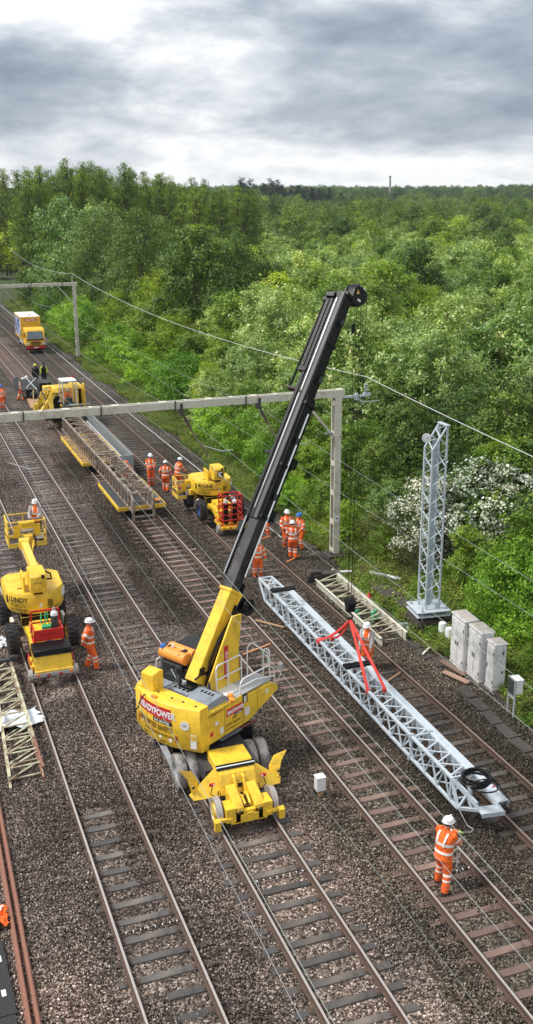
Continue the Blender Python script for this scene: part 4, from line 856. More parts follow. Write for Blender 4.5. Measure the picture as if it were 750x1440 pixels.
# ---- boom
BA = Vector((-.25, -.02, 2.62)); BT = Vector((6.86, -.02, 13.0)); bd = (BT-BA).normalized(); bn = Vector((-bd.z, 0, bd.x)).normalized()  # bn: boom top side (backwards/up)
by = Vector((0, 1, 0)); BL = (BT-BA).length
BK = .88
def bp(s, u, v): return BA+bd*s+bn*u*BK+by*v*BK          # u towards the boom's upper face, v to its left
def bbox(b, m, s0, s1, u0, u1, v0, v1, tp=0):
    P = [bp(s, u, v) for s, t in ((s0, 0), (s1, tp)) for u, v in ((u0+t, v0+t), (u1-t, v0+t), (u1-t, v1-t), (u0+t, v1-t))]
    b.add(P, [(0, 1, 2, 3), (7, 6, 5, 4), (0, 4, 5, 1), (1, 5, 6, 2), (2, 6, 7, 3), (3, 7, 4, 0)], m)
b = UB(); bbox(b, YEL, -.1, 2.72, -.22, .28, -.24, .24, .015); bbox(b, YEL, 2.64, 2.74, -.26, .31, -.27, .27); bbox(b, YEL, 2.35, 2.72, -.30, -.2, -.32, -.1); b.cyl(DGR, bp(.25, 0, -.3), bp(.25, 0, .3), .09, 14); boom = b.build('boom', CR, .02)
b = UB(); bbox(b, WORN, 2.7, 5.3, -.19, .24, -.21, .21); b.build('inner_section', boom, .012)
b = UB(); bbox(b, BLK, 4.95, 8.9, -.29, .24, -.26, .24, .005); bbox(b, BLK, 8.8, 12.35, -.22, .2, -.2, .19, .01); 
for s in (4.95, 6.6, 8.6, 10.6, 12.25): bbox(b, BLK, s, s+.12, *((-.33, .28, -.30, .28) if s < 8.7 else (-.26, .24, -.24, .23)))
for k in range(46): bbox(b, BLK, 5.2+k*.085, 5.25+k*.085, .1, .3, .24, .33)
for s in (5.6, 7.4, 9.4, 11.3):
    for v in (-.31, .29): bbox(b, DGR, s, s+.2, -.1, .05, v-.02, v+.02)
b.build('main_section', boom, .012)
b = UB(); bbox(b, DGR, 4.9, 12.3, .22, .34, -.17, -.03); bbox(b, BLK, 4.9, 12.3, .22, .3, .02, .18); bbox(b, BLK, 3.1, 12.2, .24, .32, .22, .32); b.build('guide_channel', boom)
b = UB(); b.cyl(CHR, bp(3.2, -.1, -.27), bp(8.4, -.1, -.27), .035, 10); b.cyl(CHR, bp(5.2, .27, .11), bp(8.9, .29, .11), .028, 10); b.cyl(CHR, bp(9.0, .27, .09), bp(12.1, .28, .09), .032, 10); b.cyl(CHR, bp(3.1, .32, .27), bp(4.9, .32, .27), .02, 8); b.build('chrome_rod', boom)
b = UB(); bbox(b, BLK, 9.6, 12.3, .08, .3, .38, .52); bbox(b, BLK, 9.6, 9.75, .0, .36, .18, .52); bbox(b, BLK, 12.1, 12.25, .0, .4, .18, .54); b.cyl(BLK, bp(9.0, .2, .68), bp(12.1, .2, .62), .04, 8); bbox(b, BLK, 12.0, 12.12, .1, .3, .45, .68); bbox(b, BLK, 9.0, 9.1, .0, .3, .2, .72); b.build('stowed_jib', boom, .01)
b = UB(); P_ = [bp(8.6+.12*k, .1+.03*math.sin(k), .34+.10*math.sin(math.pi*k/11)) for k in range(12)]; b.tube(DGR, P_, .05, 8); b.build('hose_bundle', boom)
b = UB(); bbox(b, BLK, 5.0, 5.35, -.45, -.2, -.3, .1); b.cyl(DGR, bp(5.1, -.42, -.32), bp(5.1, -.42, .1), .07, 12); bbox(b, BLK, 4.4, 4.75, .2, .3, .25, .5); bbox(b, BLK, 6.7, 7.0, -.42, -.2, -.38, -.1); bbox(b, BLK, 6.9, 7.0, .2, .26, .2, .62); b.build('boom_bracket', boom, .01)
b = UB(); c_ = bp(2.45, -.62, -.36); b.lathe(BLK, c_, (0, -1, 0), [(.05, .16), (.25, .14), (.26, .1), (.12, .08), (.12, -.08), (.26, -.1), (.25, -.14), (.05, -.16)], 26)
for k in range(8): a = k*math.pi/4; p = Vector(c_)+Vector((math.cos(a)*.17, -.15, math.sin(a)*.17)); b.cyl(DGR, p, p+Vector((0, -.01, 0)), .03, 8)
b.build('cable_reel', boom)
b = UB()
for k, o_ in enumerate((-.29, -.33, -.37)): b.tube(BLK, [bp(-.2, -.3, o_), bp(.6, .05+.03*k, o_-.02), bp(1.3, .1, o_-.05), bp(1.8, -.15, o_), bp(2.6, -.28, -.3)], .028, 7)
b.box(BLK, (-.28, -.3, 2.95), (.16, .06, .22)); bbox(b, BLK, .0, 3.0, -.36, -.24, -.24, -.08); b.build('hose', boom)
b = UB(); b.cyl(BLK, (1.0, -.02, 2.3), bp(2.9, -.26, -.0), .10, 14); b.cyl(CHR, bp(2.4, -.3, 0), bp(3.0, -.24, 0), .05, 12); b.build('lift_cylinder', boom)
b = UB(); b.box(BLK, (-.1, .28, 2.5), (.5, .12, .7)); b.box(DGR, (.1, .3, 2.9), (.25, .1, .3)); b.tube(BLK, [(-.5, -.1, 2.5), (-.45, -.2, 2.75), (-.2, -.28, 2.9), (.1, -.3, 2.7)], .035, 7); b.tube(BLK, [(-.4, .2, 2.45), (-.35, .25, 2.8), (-.1, .27, 3.1), (.2, .27, 3.3)], .03, 7); b.box(BLK, (-.55, .0, 2.5), (.3, .5, .16)); b.lathe(LGR, (-.6, .1, 2.55), (0, 0, 1), [(.07, 0), (.07, .1), (.001, .12)], 12); b.build('hydraulic_block', CR, .01)
# head
b = UB(); hp = [(-.1, -.3), (-.1, .22), (.4, .28), (.62, .16), (.72, -.3), (.62, -.58), (.42, -.7), (.22, -.62)]
Mh = Matrix((bd, bn, by)).transposed().to_4x4(); Mh.translation = bp(12.3, -.30, -.02)
hp = [(x_*.8, y_*.78) for x_, y_ in hp]; b.prism(BLK, hp, -.19, -.12, Mh); b.prism(BLK, hp, .12, .19, Mh); b.prism(BLK, [(-.1, -.2), (-.1, .14), (.36, .17), (.55, .07), (.24, -.14)], -.12, .12, Mh)
for uu in ((.5, -.26), (.5, -.06)):
    p = Mh@Vector((uu[0], uu[1], 0)); b.cyl(DGR, p-by*.21, p+by*.21, .05, 12); b.cyl(DGR, p-by*.1, p+by*.1, .11, 20)
b.build('boom_head', boom, .01)
b = UB(); b.prism(YEL2, [(.22, .05), (.36, .08), (.3, -.06)], -.2, -.192, Mh); b.prism(TXTW, [(.08, -.08), (.14, -.07), (.17, -.24), (.11, -.25)], -.2, -.192, Mh); b.prism(TXTW, [(.5, -.16), (.56, -.15), (.53, -.3)], -.225, -.212, Mh); b.build('sticker', boom)
wt = CR.matrix_world
def up_world(v): return Vector((7.606, 22.0, 0))+(Mu@Vector(v))
HKX, HKY = up_world(Mh@Vector((.56, -.34, 0))).xy
HT = up_world(Mh@Vector((.56, -.34, 0))).z
b = MB()
HK = Vector((13.80, 29.30, 2.35))
for dx, dy in ((-.16, 0), (-.09, .04), (.0, -.03), (.07, .03), (.14, 0)):
    b.tube(BLK, [(HKX+dx*1.4-7.606, HKY+dy-22.0, HT), (HK.x+dx*.6-7.606, HK.y+dy-22, HK.z+.35)], .0075, 5)
b.build('hoist_rope', CR)
b = MB(); b.box(BLK, (HKX+.05-.3-7.606, HKY-22.0, HT-1.15), (.1, .1, .3)); b.build('limit_weight', CR, .02)
print('TIP', HKX, HKY, HT)
# hook block and slings
hk = thing('hook_block', 'black hook block hanging on ropes from the crane boom above the white truss', 'hook', HK)
b = MB(); b.cyl(BLK, (-.14, 0, .22), (.14, 0, .22), .2, 20); b.box(BLK, (0, 0, .1), (.3, .22, .36), taper=.8); b.build('pulley_block', hk, .02)
b = MB(); b.tube(DGR, [(0, 0, -.05), (0, 0, -.16), (.07, 0, -.22), (.09, 0, -.3), (.04, 0, -.38), (-.05, 0, -.37), (-.09, 0, -.3)], [.035, .035, .034, .034, .034, .028, .014], 10); b.build('hook', hk)
# ================================================================== WHITE LATTICE BOOM AND ITS SLINGS
def zig(b, m, A0, A1, B0, B1, n, w, posts=True):
    """lacing between the edges A0-A1 and B0-B1"""
    A0, A1, B0, B1 = map(Vector, (A0, A1, B0, B1))
    for k in range(n):
        a = A0.lerp(A1, k/n); bq = B0.lerp(B1, (k+.5)/n); a2 = A0.lerp(A1, (k+1)/n)
        b.bar(m, a, bq, w, w*.5); b.bar(m, bq, a2, w, w*.5)
        if posts: b.bar(m, a, B0.lerp(B1, k/n), w*.9, w*.5)
WTX = lambda y: 12.73+.018*(y-20.2)
wt_ = thing('lattice_beam', 'long new pale grey lattice beam slung low from the crane between two tracks', 'lattice beam', (12.73, 20.2, .45), -.018)
W_, H_ = .60, .66; LN = 15.5
def chord(name, pts, m=GALV, w=.075):
    b = MB()
    for p, q in zip(pts[:-1], pts[1:]): b.bar(m, p, q, w, w)
    return b.build(name, wt_, .004)
chord('chord', [(.47, -.32, .02), (0, .35, H_), (0, 16.0, H_)]); chord('chord', [(1.02, -.4, .02), (W_, .35, H_), (W_, 13.9, H_), (.52, 16.0, H_)]); chord('chord', [(0, 0, 0), (0, 15.3, 0), (.0, 16.0, H_-.05)]); chord('chord', [(.58, 0, 0), (W_, 15.3, 0), (.52, 16.0, H_-.05)])
b = MB(); s_ = .032
zig(b, GALV, (0, .45, 0), (0, 15.2, 0), (0, .45, H_), (0, 15.2, H_), 21, s_*1.5, False); zig(b, GALV, (W_, .45, 0), (W_, 15.2, 0), (W_, .45, H_), (W_, 15.2, H_), 21, s_*1.5, False)
zig(b, GALV, (0, .5, H_), (0, 15.8, H_), (W_, .5, H_), (W_-.05, 15.8, H_), 22, s_*1.5, False); zig(b, GALV, (0, .5, 0), (0, 15.3, 0), (W_, .5, 0), (W_, 15.3, 0), 16, s_*1.4, False)
for y in (.4, 2.7, 7.7, 12.7, 15.2): b.bar(GALV, (0, y, H_), (W_, y, H_), .05); b.bar(GALV, (0, y, 0), (0, y, H_), .06); b.bar(GALV, (W_, y, 0), (W_, y, H_), .06); b.bar(GALV, (0, y, 0), (W_, y, 0), .05)
b.bar(GALV, (0, 0, 0), (.25, .0, .36), .05); b.bar(GALV, (.0, .02, 0), (.47, -.3, .02), .08); b.bar(GALV, (.25, .05, .3), (.3, -.2, .03), .04); b.bar(GALV, (0, 0, 0), (0, .4, H_), .07); b.bar(GALV, (0, 16.0, H_), (.52, 16.0, H_), .06); b.bar(GALV, (0, 15.4, .1), (.52, 16, H_-.05), .04); b.bar(GALV, (0, 16, H_), (W_, 15.3, H_), .04)
b.build('lacing', wt_)
b = MB()
for y in (2.7, 12.75):
    for x in (0, W_):
        for z in (0, H_): b.box(GALV, (x, y, z), (.15, .035, .15)); b.box(GALV, (x, y+.05, z), (.15, .025, .15)); b.cyl(LGR, (x+.05, y-.05, z+.05), (x+.05, y+.1, z+.05), .014, 6)
b.build('splice_plate', wt_)
b = MB(); b.box(GALV, (.745, -.37, .02), (.64, .34, .05), rz=-.12); b.box(GALV, (.745, -.53, -.03), (.64, .02, .12), rz=-.12); b.build('end_plate', wt_, .005)
b = MB(); b.box(GALV, (1.13, 7.6, .17), (.32, 15.9, .02)); b.box(GALV, (1.285, 7.6, .07), (.015, 15.9, .2)); b.box(GALV, (.975, 7.6, .07), (.015, 15.9, .2)); b.box(LGR, (.93, 7.6, .1), (.03, 15.7, .14)); b.box(LGR, (1.13, 12.2, .185), (.31, .02, .01)); b.build('channel_beam', wt_, .003)
b = MB()
for y in (1.5, 4.5, 7.6, 10.7, 13.7): b.bar(GALV, (W_, y, 0), (1.25, y, .02), .06, .05)
b.build('outrigger_strut', wt_)
for y in (14.35, 7.3):
    b = MB(); 
    for dy in (-.09, .09): b.box(BLK, (.42, y+dy, H_+.09), (1.0, .06, .08)); 
    for k in range(9): b.box(BLK, (-.02+k*.11, y, H_+.10), (.025, .2, .05))
    for x in (0.02, W_): b.box(DGR, (x, y, H_+.03), (.1, .24, .05))
    b.build('black_clamp', wt_)
def strap(b, m, P, w=.09, t=.018):
    for a, c in zip(P[:-1], P[1:]):
        a = Vector(a); c = Vector(c); v = (c-a).normalized(); s = v.cross(Vector((.6, -.8, 0))).cross(v).normalized() if abs(v.z) < .999 else Vector((1, 0, 0)); n = v.cross(s).normalized(); b.bar2(m, a, c, s, n, w, t)
AP = Vector((13.80, 29.30, 1.98))
def sagp(a, c, s, n=7, seed=1):
    r = random.Random(seed); return [a.lerp(c, k/n)+Vector((0, 0, -4*s*(k/n)*(1-k/n)))+Vector((r.uniform(-.012, .012), r.uniform(-.012, .012), 0)) for k in range(n+1)]
for nm_, lab, legs in (('lifting_sling', 'taut red webbing slings from the hook to the near part of the pale beam', [((12.83, 25.83, 1.16), 0), ((13.36, 25.75, 1.16), 0), ((12.86, 25.95, 1.16), 0)]), ('lifting_sling', 'slack red webbing sling from the hook to the far part of the pale beam', [((12.88, 29.75, 1.16), .12), ((12.90, 29.9, 1.15), .2), ((13.40, 29.85, 1.15), .22)])):
    t = thing(nm_, lab, 'sling', AP)
    for i, (e, sg_) in enumerate(legs):
        b = MB(); e = Vector(e); strap(b, SLING, [p-AP for p in sagp(AP, e, sg_, 7, i)], .085 if sg_ == 0 else .07)
        b.bar(SLING, e-AP, e-AP+Vector((0, .02, -.13)), .1, .1); b.build('webbing', t)
    b = MB(); b.cyl(DGR, (-.05, 0, .02), (.05, 0, .02), .05, 10); b.build('shackle', t)
# coil of black cable on the near end of the beam
t = thing('cable_coil', 'coil of black cable lying on the near end of the pale lattice beam', 'cable coil', (13.20, 20.15, 1.16))
b = MB(); P = []
for k in range(0, 26*14):
    a = k*2*math.pi/26; tt = k/26; P.append((math.cos(a)*(.35+.03*math.sin(tt*2.1)+.02*math.sin(a*3+tt)), math.sin(a)*(.35+.03*math.cos(tt*1.7)), .03+.013*tt+.02*math.sin(a*2+tt*3)))
b.tube(BLK, P, .019, 6); b.build('cable', t)
b = MB(); P = [(.12+math.cos(a)*.36+.02*math.sin(a*4), -.22+math.sin(a)*.3, -.03+.02*math.sin(a*2)) for a in [k*.25 for k in range(60)]]; b.tube(BLK, P, .02, 6); P = [(.2, -.1, .15), (.42, -.2, .1), (.6, -.35, -.2), (.8, -.5, -.5)]; b.tube(BLK, P, .015, 6); b.build('loose_turn', t)
b = MB(); b.box(WHT, (.1, -.1, .13), (.06, .04, .03)); b.box(paint('pink_tape', (.8, .1, .25)), (.3, -.35, .0), (.1, .04, .02), rz=.4); b.build('cable_tie', t)
# tag line from the beam to the worker's hands
b = MB(); b.tube(LGR, [(12.73, 20.12, .43), (12.85, 19.9, .1), (12.78, 19.5, .25), (12.35, 18.95, .62), (11.78, 18.60, .98)], .014, 6); tag(b.build('tag_line'), 'grey tag line from the pale beam end to the foreground worker holding it', 'rope')
b = MB(); P = [(11.78+.05*math.sin(k*.9), 18.58+.02*math.cos(k), .95-.06*k) for k in range(9)]; b.tube(LGR, P, .013, 6); b.tube(LGR, [(11.72+.11*math.cos(k*.7), 18.55, .42+.14*math.sin(k*.7)) for k in range(22)], .012, 6); b.tube(LGR, [(11.75, 18.55, .4), (11.72, 18.5, .1), (11.85, 18.45, -.1)], .014, 6); tag(b.build('rope_bundle'), 'looped grey rope hanging from the hands of the worker in the foreground', 'rope')

# ================================================================== TALL LATTICE MAST
ms = thing('lattice_mast', 'tall pale grey lattice mast with slanted top standing on bolted plates at the wood edge', 'mast', (18.52, 32.3, .0))
w_ = .29
b = MB()
for z in (.42, .60): b.box(GALV, (0, 0, z), (1.36, 1.22, .05), rz=-.12)
b.build('base_plate', ms, .01)
b = MB(); 
for sx_ in (-1, 1):
    for sy in (-1, 1): b.cyl(LGR, (sx_*.5, sy*.45, .1), (sx_*.5, sy*.45, .82), .022, 8); b.box(LGR, (sx_*.5, sy*.45, .65), (.09, .09, .04))
for k in range(8): a = k*math.pi/4; b.bar(GALV, (math.cos(a)*.3, math.sin(a)*.3, .15), (math.cos(a)*.3, math.sin(a)*.3, .4), .05)
b.build('anchor_bolt', ms)
tz = lambda x: 7.72 if x > 0 else 6.85
for sx_ in (-1, 1):
    for sy in (-1, 1): b = MB(); b.bar(GALV, (sx_*w_, sy*w_, .6), (sx_*w_, sy*w_, tz(sx_)), .06, .06); b.build('chord', ms, .003)
b = MB()
for sy in (-1, 1):
    zig(b, GALV, (-w_, sy*w_, .65), (-w_, sy*w_, 6.85), (w_, sy*w_, .65), (w_, sy*w_, 6.85), 9, .045, False); b.bar(GALV, (-w_, sy*w_, 6.85), (w_, sy*w_, 7.72), .055); b.bar(GALV, (w_, sy*w_, 6.95), (-.02, sy*w_, 7.27), .045)
for sx_ in (-1, 1): zig(b, GALV, (sx_*w_, -w_, .65), (sx_*w_, -w_, 6.85), (sx_*w_, w_, .65), (sx_*w_, w_, 6.85), 9, .045, False)
zig(b, GALV, (-w_, -w_, 6.85), (w_, -w_, 7.72), (-w_, w_, 6.85), (w_, w_, 7.72), 2, .05, False)
for z in (7.72,): b.box(GALV, (w_, 0, z), (.16, .7, .04))
b.box(GALV, (w_*.8, -w_, .72), (.2, .02, .2)); b.build('lacing', ms)
b = MB(); b.box(paint('mast_panel_grey', (.36, .42, .46), .5, .2), (.06, .16, 3.9), (.20, .07, 6.5)); b.build('cable_tray', ms, .004)
b = MB(); b.lathe(LGR, (-.2, .34, 7.16), (-.8, -.6, .1), [(.001, -.05), (.17, -.05), (.18, .03), (.15, .04), (.001, .03)], 22); b.bar(LGR, (-.22, .3, 7.2), (.1, .28, 7.2), .06); b.build('round_drum', ms)
def block(name, label, cat, parts, loc, rz=0, m=DCON, bev=.03, group=None):
    b = MB()
    for c, d, r in parts: b.box(m, c, d, rz=r, taper=.94)
    o = b.build(name, bevel=bev, loc=loc, rot=(0, 0, rz)); return tag(o, label, cat, group)
block('concrete_foundation', 'dark mossy concrete foundation block under the tall lattice mast', 'foundation', [((0, 0, 0), (1.35, 1.3, .5), 0)], (18.55, 32.4, -.02))
block('concrete_block', 'long dark mossy concrete block lying in the grass beyond the tall mast', 'concrete block', [((0, 0, 0), (.75, 1.5, .42), .1), ((.1, -1.3, -.02), (.7, 1.1, .36), -.1)], (18.45, 35.6, -.12))
b = MB(); b.cyl(GALV, (0, 0, 0), (1.05, -.35, .05), .07, 10); b.cyl(GALV, (.3, -.3, -.05), (.75, -.45, -.02), .06, 10); tag(b.build('pale_pipe', loc=(17.3, 32.6, -.1)), 'short pale pipe leading to the base of the tall mast', 'pipe')
b = MB(); b.cyl(GALV, (0, 0, 0), (.85, -1.3, .02), .09, 12); tag(b.build('pale_pipe', loc=(18.75, 37.9, .0)), 'pale grey pipe lying in the grass beyond the dark concrete block', 'pipe')
b = MB(); b.cyl(WHT, (0, 0, 0), (1.0, -.25, .0), .05, 10); tag(b.build('white_pole', loc=(16.9, 38.2, .15)), 'short white pole lying across the old cream beam', 'pole')
b = MB(); b.lathe(RED, (0, 0, 0), (0, 0, 1), [(.09, 0), (.1, .03), (.1, .34), (.07, .4), (.035, .42), (.035, .48), (.001, .5)], 14); b.tube(BLK, [(0, 0, .46), (.08, 0, .44), (.12, 0, .3), (.1, 0, .1)], .014, 6); b.box(WHT, (-.08, -.04, .2), (.05, .05, .1)); tag(b.build('fire_extinguisher', loc=(17.4, 35.2, -.25)), 'small red fire extinguisher standing beside the old cream beam', 'fire extinguisher')

# ================================================================== OLD CREAM BEAM ON THE GROUND
ob = thing('old_beam', 'old cream flaking lattice beam lying on the ballast beside the rusty track', 'beam', (15.98, 31.0, -.2), -.02)
for x, y0, L_, nm in ((0, .1, 6.5, 'side_channel'), (1.05, .3, 7.2, 'side_channel')):
    b = MB(); b.box(CREAM, (x, y0+L_/2, .2), (.02, L_, .34)); s_ = -1 if x else 1
    for z in (.03, .37): b.box(CREAM, (x-.05*s_, y0+L_/2, z), (.1, L_, .018))
    b.build(nm, ob, .003)
b = MB(); n = 10
for k in range(n+1): y = .55+k*.64; b.bar(OLDT, (0, y, .37), (1.05, y+.05, .37), .06, .03); b.bar(OLDT, (0, y, .06), (1.05, y, .06), .05, .03)
for k in range(n): y = .55+k*.64; b.bar(OLDT, (0, y, .36), (1.05, y+.6, .36), .045, .03)
b.build('lacing', ob)
b = MB(); b.box(DCON, (.5, 7.1, .25), (1.5, .28, .36), rx=.2); b.box(DCON, (.1, 7.0, .5), (.5, .2, .16)); b.build('end_footing', ob, .02)
for k, (x, y) in enumerate(((.1, 2.7), (.62, 2.3), (.78, 2.45))):
    b = MB(); strap(b, GRNS, [(x, y, .42), (x+.22, y+.15, .40), (x+.24, y+.1, .1)], .06, .03); strap(b, GRNS, [(x+.02, y, .42), (x-.02, y-.1, .08)], .05, .03)
    tag(b.build('green_strap', loc=(15.98, 31.0, -.2)), ('green strap tied on the near channel of the old cream beam', 'green strap hanging inside the old cream beam, the middle one', 'green strap tied at the far channel of the old cream beam')[k], 'strap')

# ================================================================== CABINETS AND LINESIDE THINGS
CABM = paint('chalky_grey_cabinet', (.72, .72, .71), .7, .75, (.25, .235, .2), 1.7, lo=.45, hi=.66)
CAP = paint('brown_cabinet_roof', (.40, .37, .33), .8, .5)
def cabinet(x, y, d, wy, h, rz, label):
    t = thing('equipment_cabinet', label, 'cabinet', (x, y, -.28), rz, 'cabinets in a row by the wood edge')
    b = MB(); b.box(CABM, (0, 0, h/2), (d, wy, h)); b.box(CONC, (0, 0, .03), (d+.06, wy+.06, .12)); b.build('cabinet_body', t, .006)
    b = MB(); b.box(CABM, (0, 0, h+.03), (d+.06, wy+.06, .06)); b.box(CAP, (0, 0, h+.075), (d, wy, .035), taper=.9); b.build('roof', t, .006)
    for e in (-1, 1):
        if wy < .6 and e > 0: continue
        w2 = wy*.46 if wy >= .6 else wy*.9; yy = e*wy*.235 if wy >= .6 else 0
        b = MB(); b.box(CABM, (-d/2-.012, yy, h*.52), (.02, w2, h*.86)); o = b.build('door', t, .004)
        b = MB(); b.box(DGR, (-d/2-.03, yy-e*w2*.36, h*.5), (.025, .035, .14)); b.box(DGR, (-d/2-.026, yy+e*w2*.48, h*.82), (.02, .03, .1)); b.box(DGR, (-d/2-.026, yy+e*w2*.48, h*.2), (.02, .03, .1)); b.build('handle', o)
    b = MB(); b.box(DGR, (.1, -wy/2-.01, h*.82), (.05, .02, .09)); b.box(DGR, (.1, -wy/2-.01, h*.4), (.05, .02, .09)); b.build('hinge', t)
    return t
cabinet(18.0, 28.82, .5, .95, 1.9, -.05, 'grey cabinet at the far end of the row, with dark blotches on its doors')
cabinet(18.08, 27.86, .48, .88, 1.82, -.06, 'middle grey cabinet of the row, standing between the other two')
cabinet(18.18, 27.02, .44, .5, 1.66, -.04, 'narrowest grey cabinet, at the near end of the row')
for x, y, lab in ((18.5, 31.15, 'white round canister standing nearest the tall mast base'), (18.48, 30.62, 'white round canister standing nearest the grey cabinets')):
    b = MB(); b.lathe(WHT, (0, 0, 0), (0, 0, 1), [(.15, 0), (.15, .62), (.13, .68), (.001, .69)], 18); tag(b.build('canister', loc=(x, y, -.28)), lab, 'canister')
t = thing('signal_box', 'small white equipment box on two grey legs at the ballast edge', 'equipment box', (17.55, 25.1, -.28), -.1)
b = MB(); b.bar(LGR, (0, -.2, 0), (0, -.2, 1.35), .05); b.bar(LGR, (0, .2, 0), (0, .2, 1.35), .05); b.bar(LGR, (0, -.2, .7), (0, .2, .7), .04); b.build('leg', t)
b = MB(); b.box(DGR, (-.04, 0, 1.08), (.03, .36, .5)); b.box(LGR, (-.02, 0, 1.08), (.03, .44, .58)); b.build('plate', t, .004)
b = MB(); b.box(WHT, (.15, 0, 1.08), (.26, .36, .46)); b.box(WHT, (.15, 0, 1.33), (.3, .4, .03)); b.build('box', t, .008)
t = thing('marker_box', 'small white box on a timber stub between the crane track and pinkish sleepers', 'marker box', (9.98, 22.9, -.2))
b = MB(); b.box(WOOD, (.02, 0, .12), (.12, .12, .3)); b.build('stub', t, .005); b = MB(); b.box(WHT, (0, 0, .44), (.26, .24, .4), taper=.97); b.box(WHT, (0, 0, .645), (.28, .26, .025)); b.box(DGR, (-.1, -.122, .48), (.02, .01, .03)); b.build('box', t, .01)
# concrete trough lids along the cess
lidspots = [(17.2, 31.0, .3), (17.1, 30.1, .1), (17.35, 29.3, -.3), (17.0, 26.9, .1), (16.95, 26.0, .05), (16.85, 25.1, -.05), (16.8, 24.2, .03), (16.78, 23.3, .08), (16.85, 22.4, -.1), (16.95, 21.5, .05)]
for k, (x, y, r_) in enumerate(lidspots):
    b = MB(); b.box(DCON, (0, 0, 0), (.42, .84, .09), taper=.97); tag(b.build('trough_lid', bevel=.01, loc=(x, y, -.21), rot=(rnd.uniform(-.04, .04), rnd.uniform(-.05, .05), r_)), 'dark concrete trough lid among those laid end to end along the ballast edge', 'trough lid', 'dark trough lids along the ballast edge')
def plank(a, c, w, m, label, nm='plank', h=.05):
    a = Vector(a); c = Vector(c); b = MB(); q = (c-a); b.bar(m, (0, 0, 0), q, w, h, roll=math.pi/2*0); tag(b.build(nm, bevel=.005, loc=a), label, 'plank' if nm == 'plank' else nm.replace('_', ' '))
plank((12.42, 35.0, -.12), (13.2, 33.9, -.1), .1, WOOD, 'raw timber batten sticking out from under the far part of the pale lattice beam')
plank((17.35, 29.2, -.1), (17.6, 28.0, -.16), .2, BRWN, 'brown board lying between the old cream beam and the cabinets')
plank((17.0, 28.4, -.1), (17.4, 27.4, -.14), .22, paint('pinkish_board', (.38, .24, .18), .8, .3), 'pinkish brown board lying in front of the grey cabinets')
plank((17.0, 29.9, -.1), (17.55, 30.35, -.1), .06, WHT, 'short white strip lying on the ballast near the old cream beam')
plank((14.6, 28.3, -.13), (15.6, 28.9, -.12), .06, WOOD, 'thin pale batten lying across the sleepers behind the worker at the beam')
plank((15.9, 44.2, -.15), (16.6, 44.5, -.14), .07, paint('orange_bar', (.75, .2, .05), .7), 'orange red bar lying on the ballast by the worker beside the boom')
plank((16.0, 40.8, -.15), (16.9, 41.4, -.14), .07, paint('orange_bar', (.75, .2, .05), .7), 'orange red bar lying at the feet of the three workers')
plank((10.95, 32.2, -.12), (12.2, 32.7, -.12), .07, paint('faded_orange_bar', (.6, .27, .13), .8), 'faded orange batten lying across the pinkish brown sleepers')
plank((6.55, 24.9, -.12), (6.55, 26.8, .0), .17, LGR, 'grey metal ramp plate beside the near left wheel of the crane')
b = MB(); 
for k in range(9): b.box(WHT, (-.7+k*.17, .01, .02), (.02, .05, .035))
b.tube(BLK, [(-.9, 0, .0), (-.5, .01, .02), (0, 0, .02), (.5, 0, .02), (.9, 0, 0)], .012, 6)
bond = b.build('bond_cable', loc=(7.606, 19.93, -.145)); tag(bond, 'clipped black bonding cable across a sleeper of the crane track', 'cable')
b = MB(); b.v = [tuple(v) for v in [tuple(x.co) for x in bond.data.vertices]]
for (X, y, lab) in ((TX['T4'], 19.25, 'clipped black bonding cable across a sleeper of the leftmost track'), (TX['T2'], 18.6, 'clipped black bonding cable across a pinkish brown sleeper by the foreground worker')):
    o = bond.copy(); C.objects.link(o); o.location = (X, y, -.145); o['label'] = lab

# ================================================================== LEFT FOREGROUND: OLD LATTICE, LOOSE RAILS, MAT
ol = thing('old_lattice_frame', 'rusty mossy cream lattice frame lying on the ballast at the left edge', 'lattice frame', (2.0, 26.2, -.2), -.0)
xl = lambda y: 0+.045*y; xr = lambda y: .95+.0*y
for nm, m_, f0, y0, y1 in (('chord', OLDT, xl, .0, 7.4), ('chord', OLDT, xr, 1.9, 7.6)):
    b = MB()
    for z in (.08, .44): b.bar(m_, (f0(y0)+.0, y0, z), (f0(y1), y1, z), .075)
    b.build(nm, ol, .004)
b = MB()
for z in (.1, .44): b.bar(RUSTR, (.95, .2, z), (.95, 1.95, z), .075)
b.build('rusty_chord', ol, .004)
b = MB()
for z in (.1, .45):
    for k in range(9):
        y = .45+k*.82; b.bar(OLDT, (xl(y), y, z), (.95, y+.05, z), .055, .03); b.bar(OLDT, (xl(y), y, z), (.95, y+.72, z), .055, .03)
for k in range(10): y = .3+k*.8; b.bar(OLDT, (xl(y), y, .1), (xl(y), y+.3, .44), .04, .03); b.bar(OLDT, (.95, y, .1), (.95, y+.3, .44), .04, .03)
b.build('lacing', ol)
b = MB(); b.box(DGR, (.5, 7.6, .5), (1.3, .16, .14)); b.box(DGR, (1.0, 7.6, .55), (.16, .2, .2)); b.build('end_bar', ol, .01)
def cloth(name, x0, y0, w, d, m, z=.0, amp=.05, seed=1, n=14):
    r = random.Random(seed); V = [(x0+w*(i/n-.5)*(1+.15*math.sin(j*1.1+seed)), y0+d*(j/n-.5)*(1+.12*math.sin(i*.9)), z+amp*(math.sin(i*.8+seed)*math.cos(j*.9)+.5*math.sin(i*1.9+j*1.3))+r.uniform(-.2, .2)*amp) for j in range(n+1) for i in range(n+1)]
    F = [(j*(n+1)+i, j*(n+1)+i+1, (j+1)*(n+1)+i+1, (j+1)*(n+1)+i) for j in range(n) for i in range(n)]
    V2 = [(x, y, zz-.012) for x, y, zz in V]; k = len(V); E_ = [i for i in range(n+1)]
    b = MB(); b.add(V+V2, F+[tuple(k+i for i in f[::-1]) for f in F], m); return b.build(name)
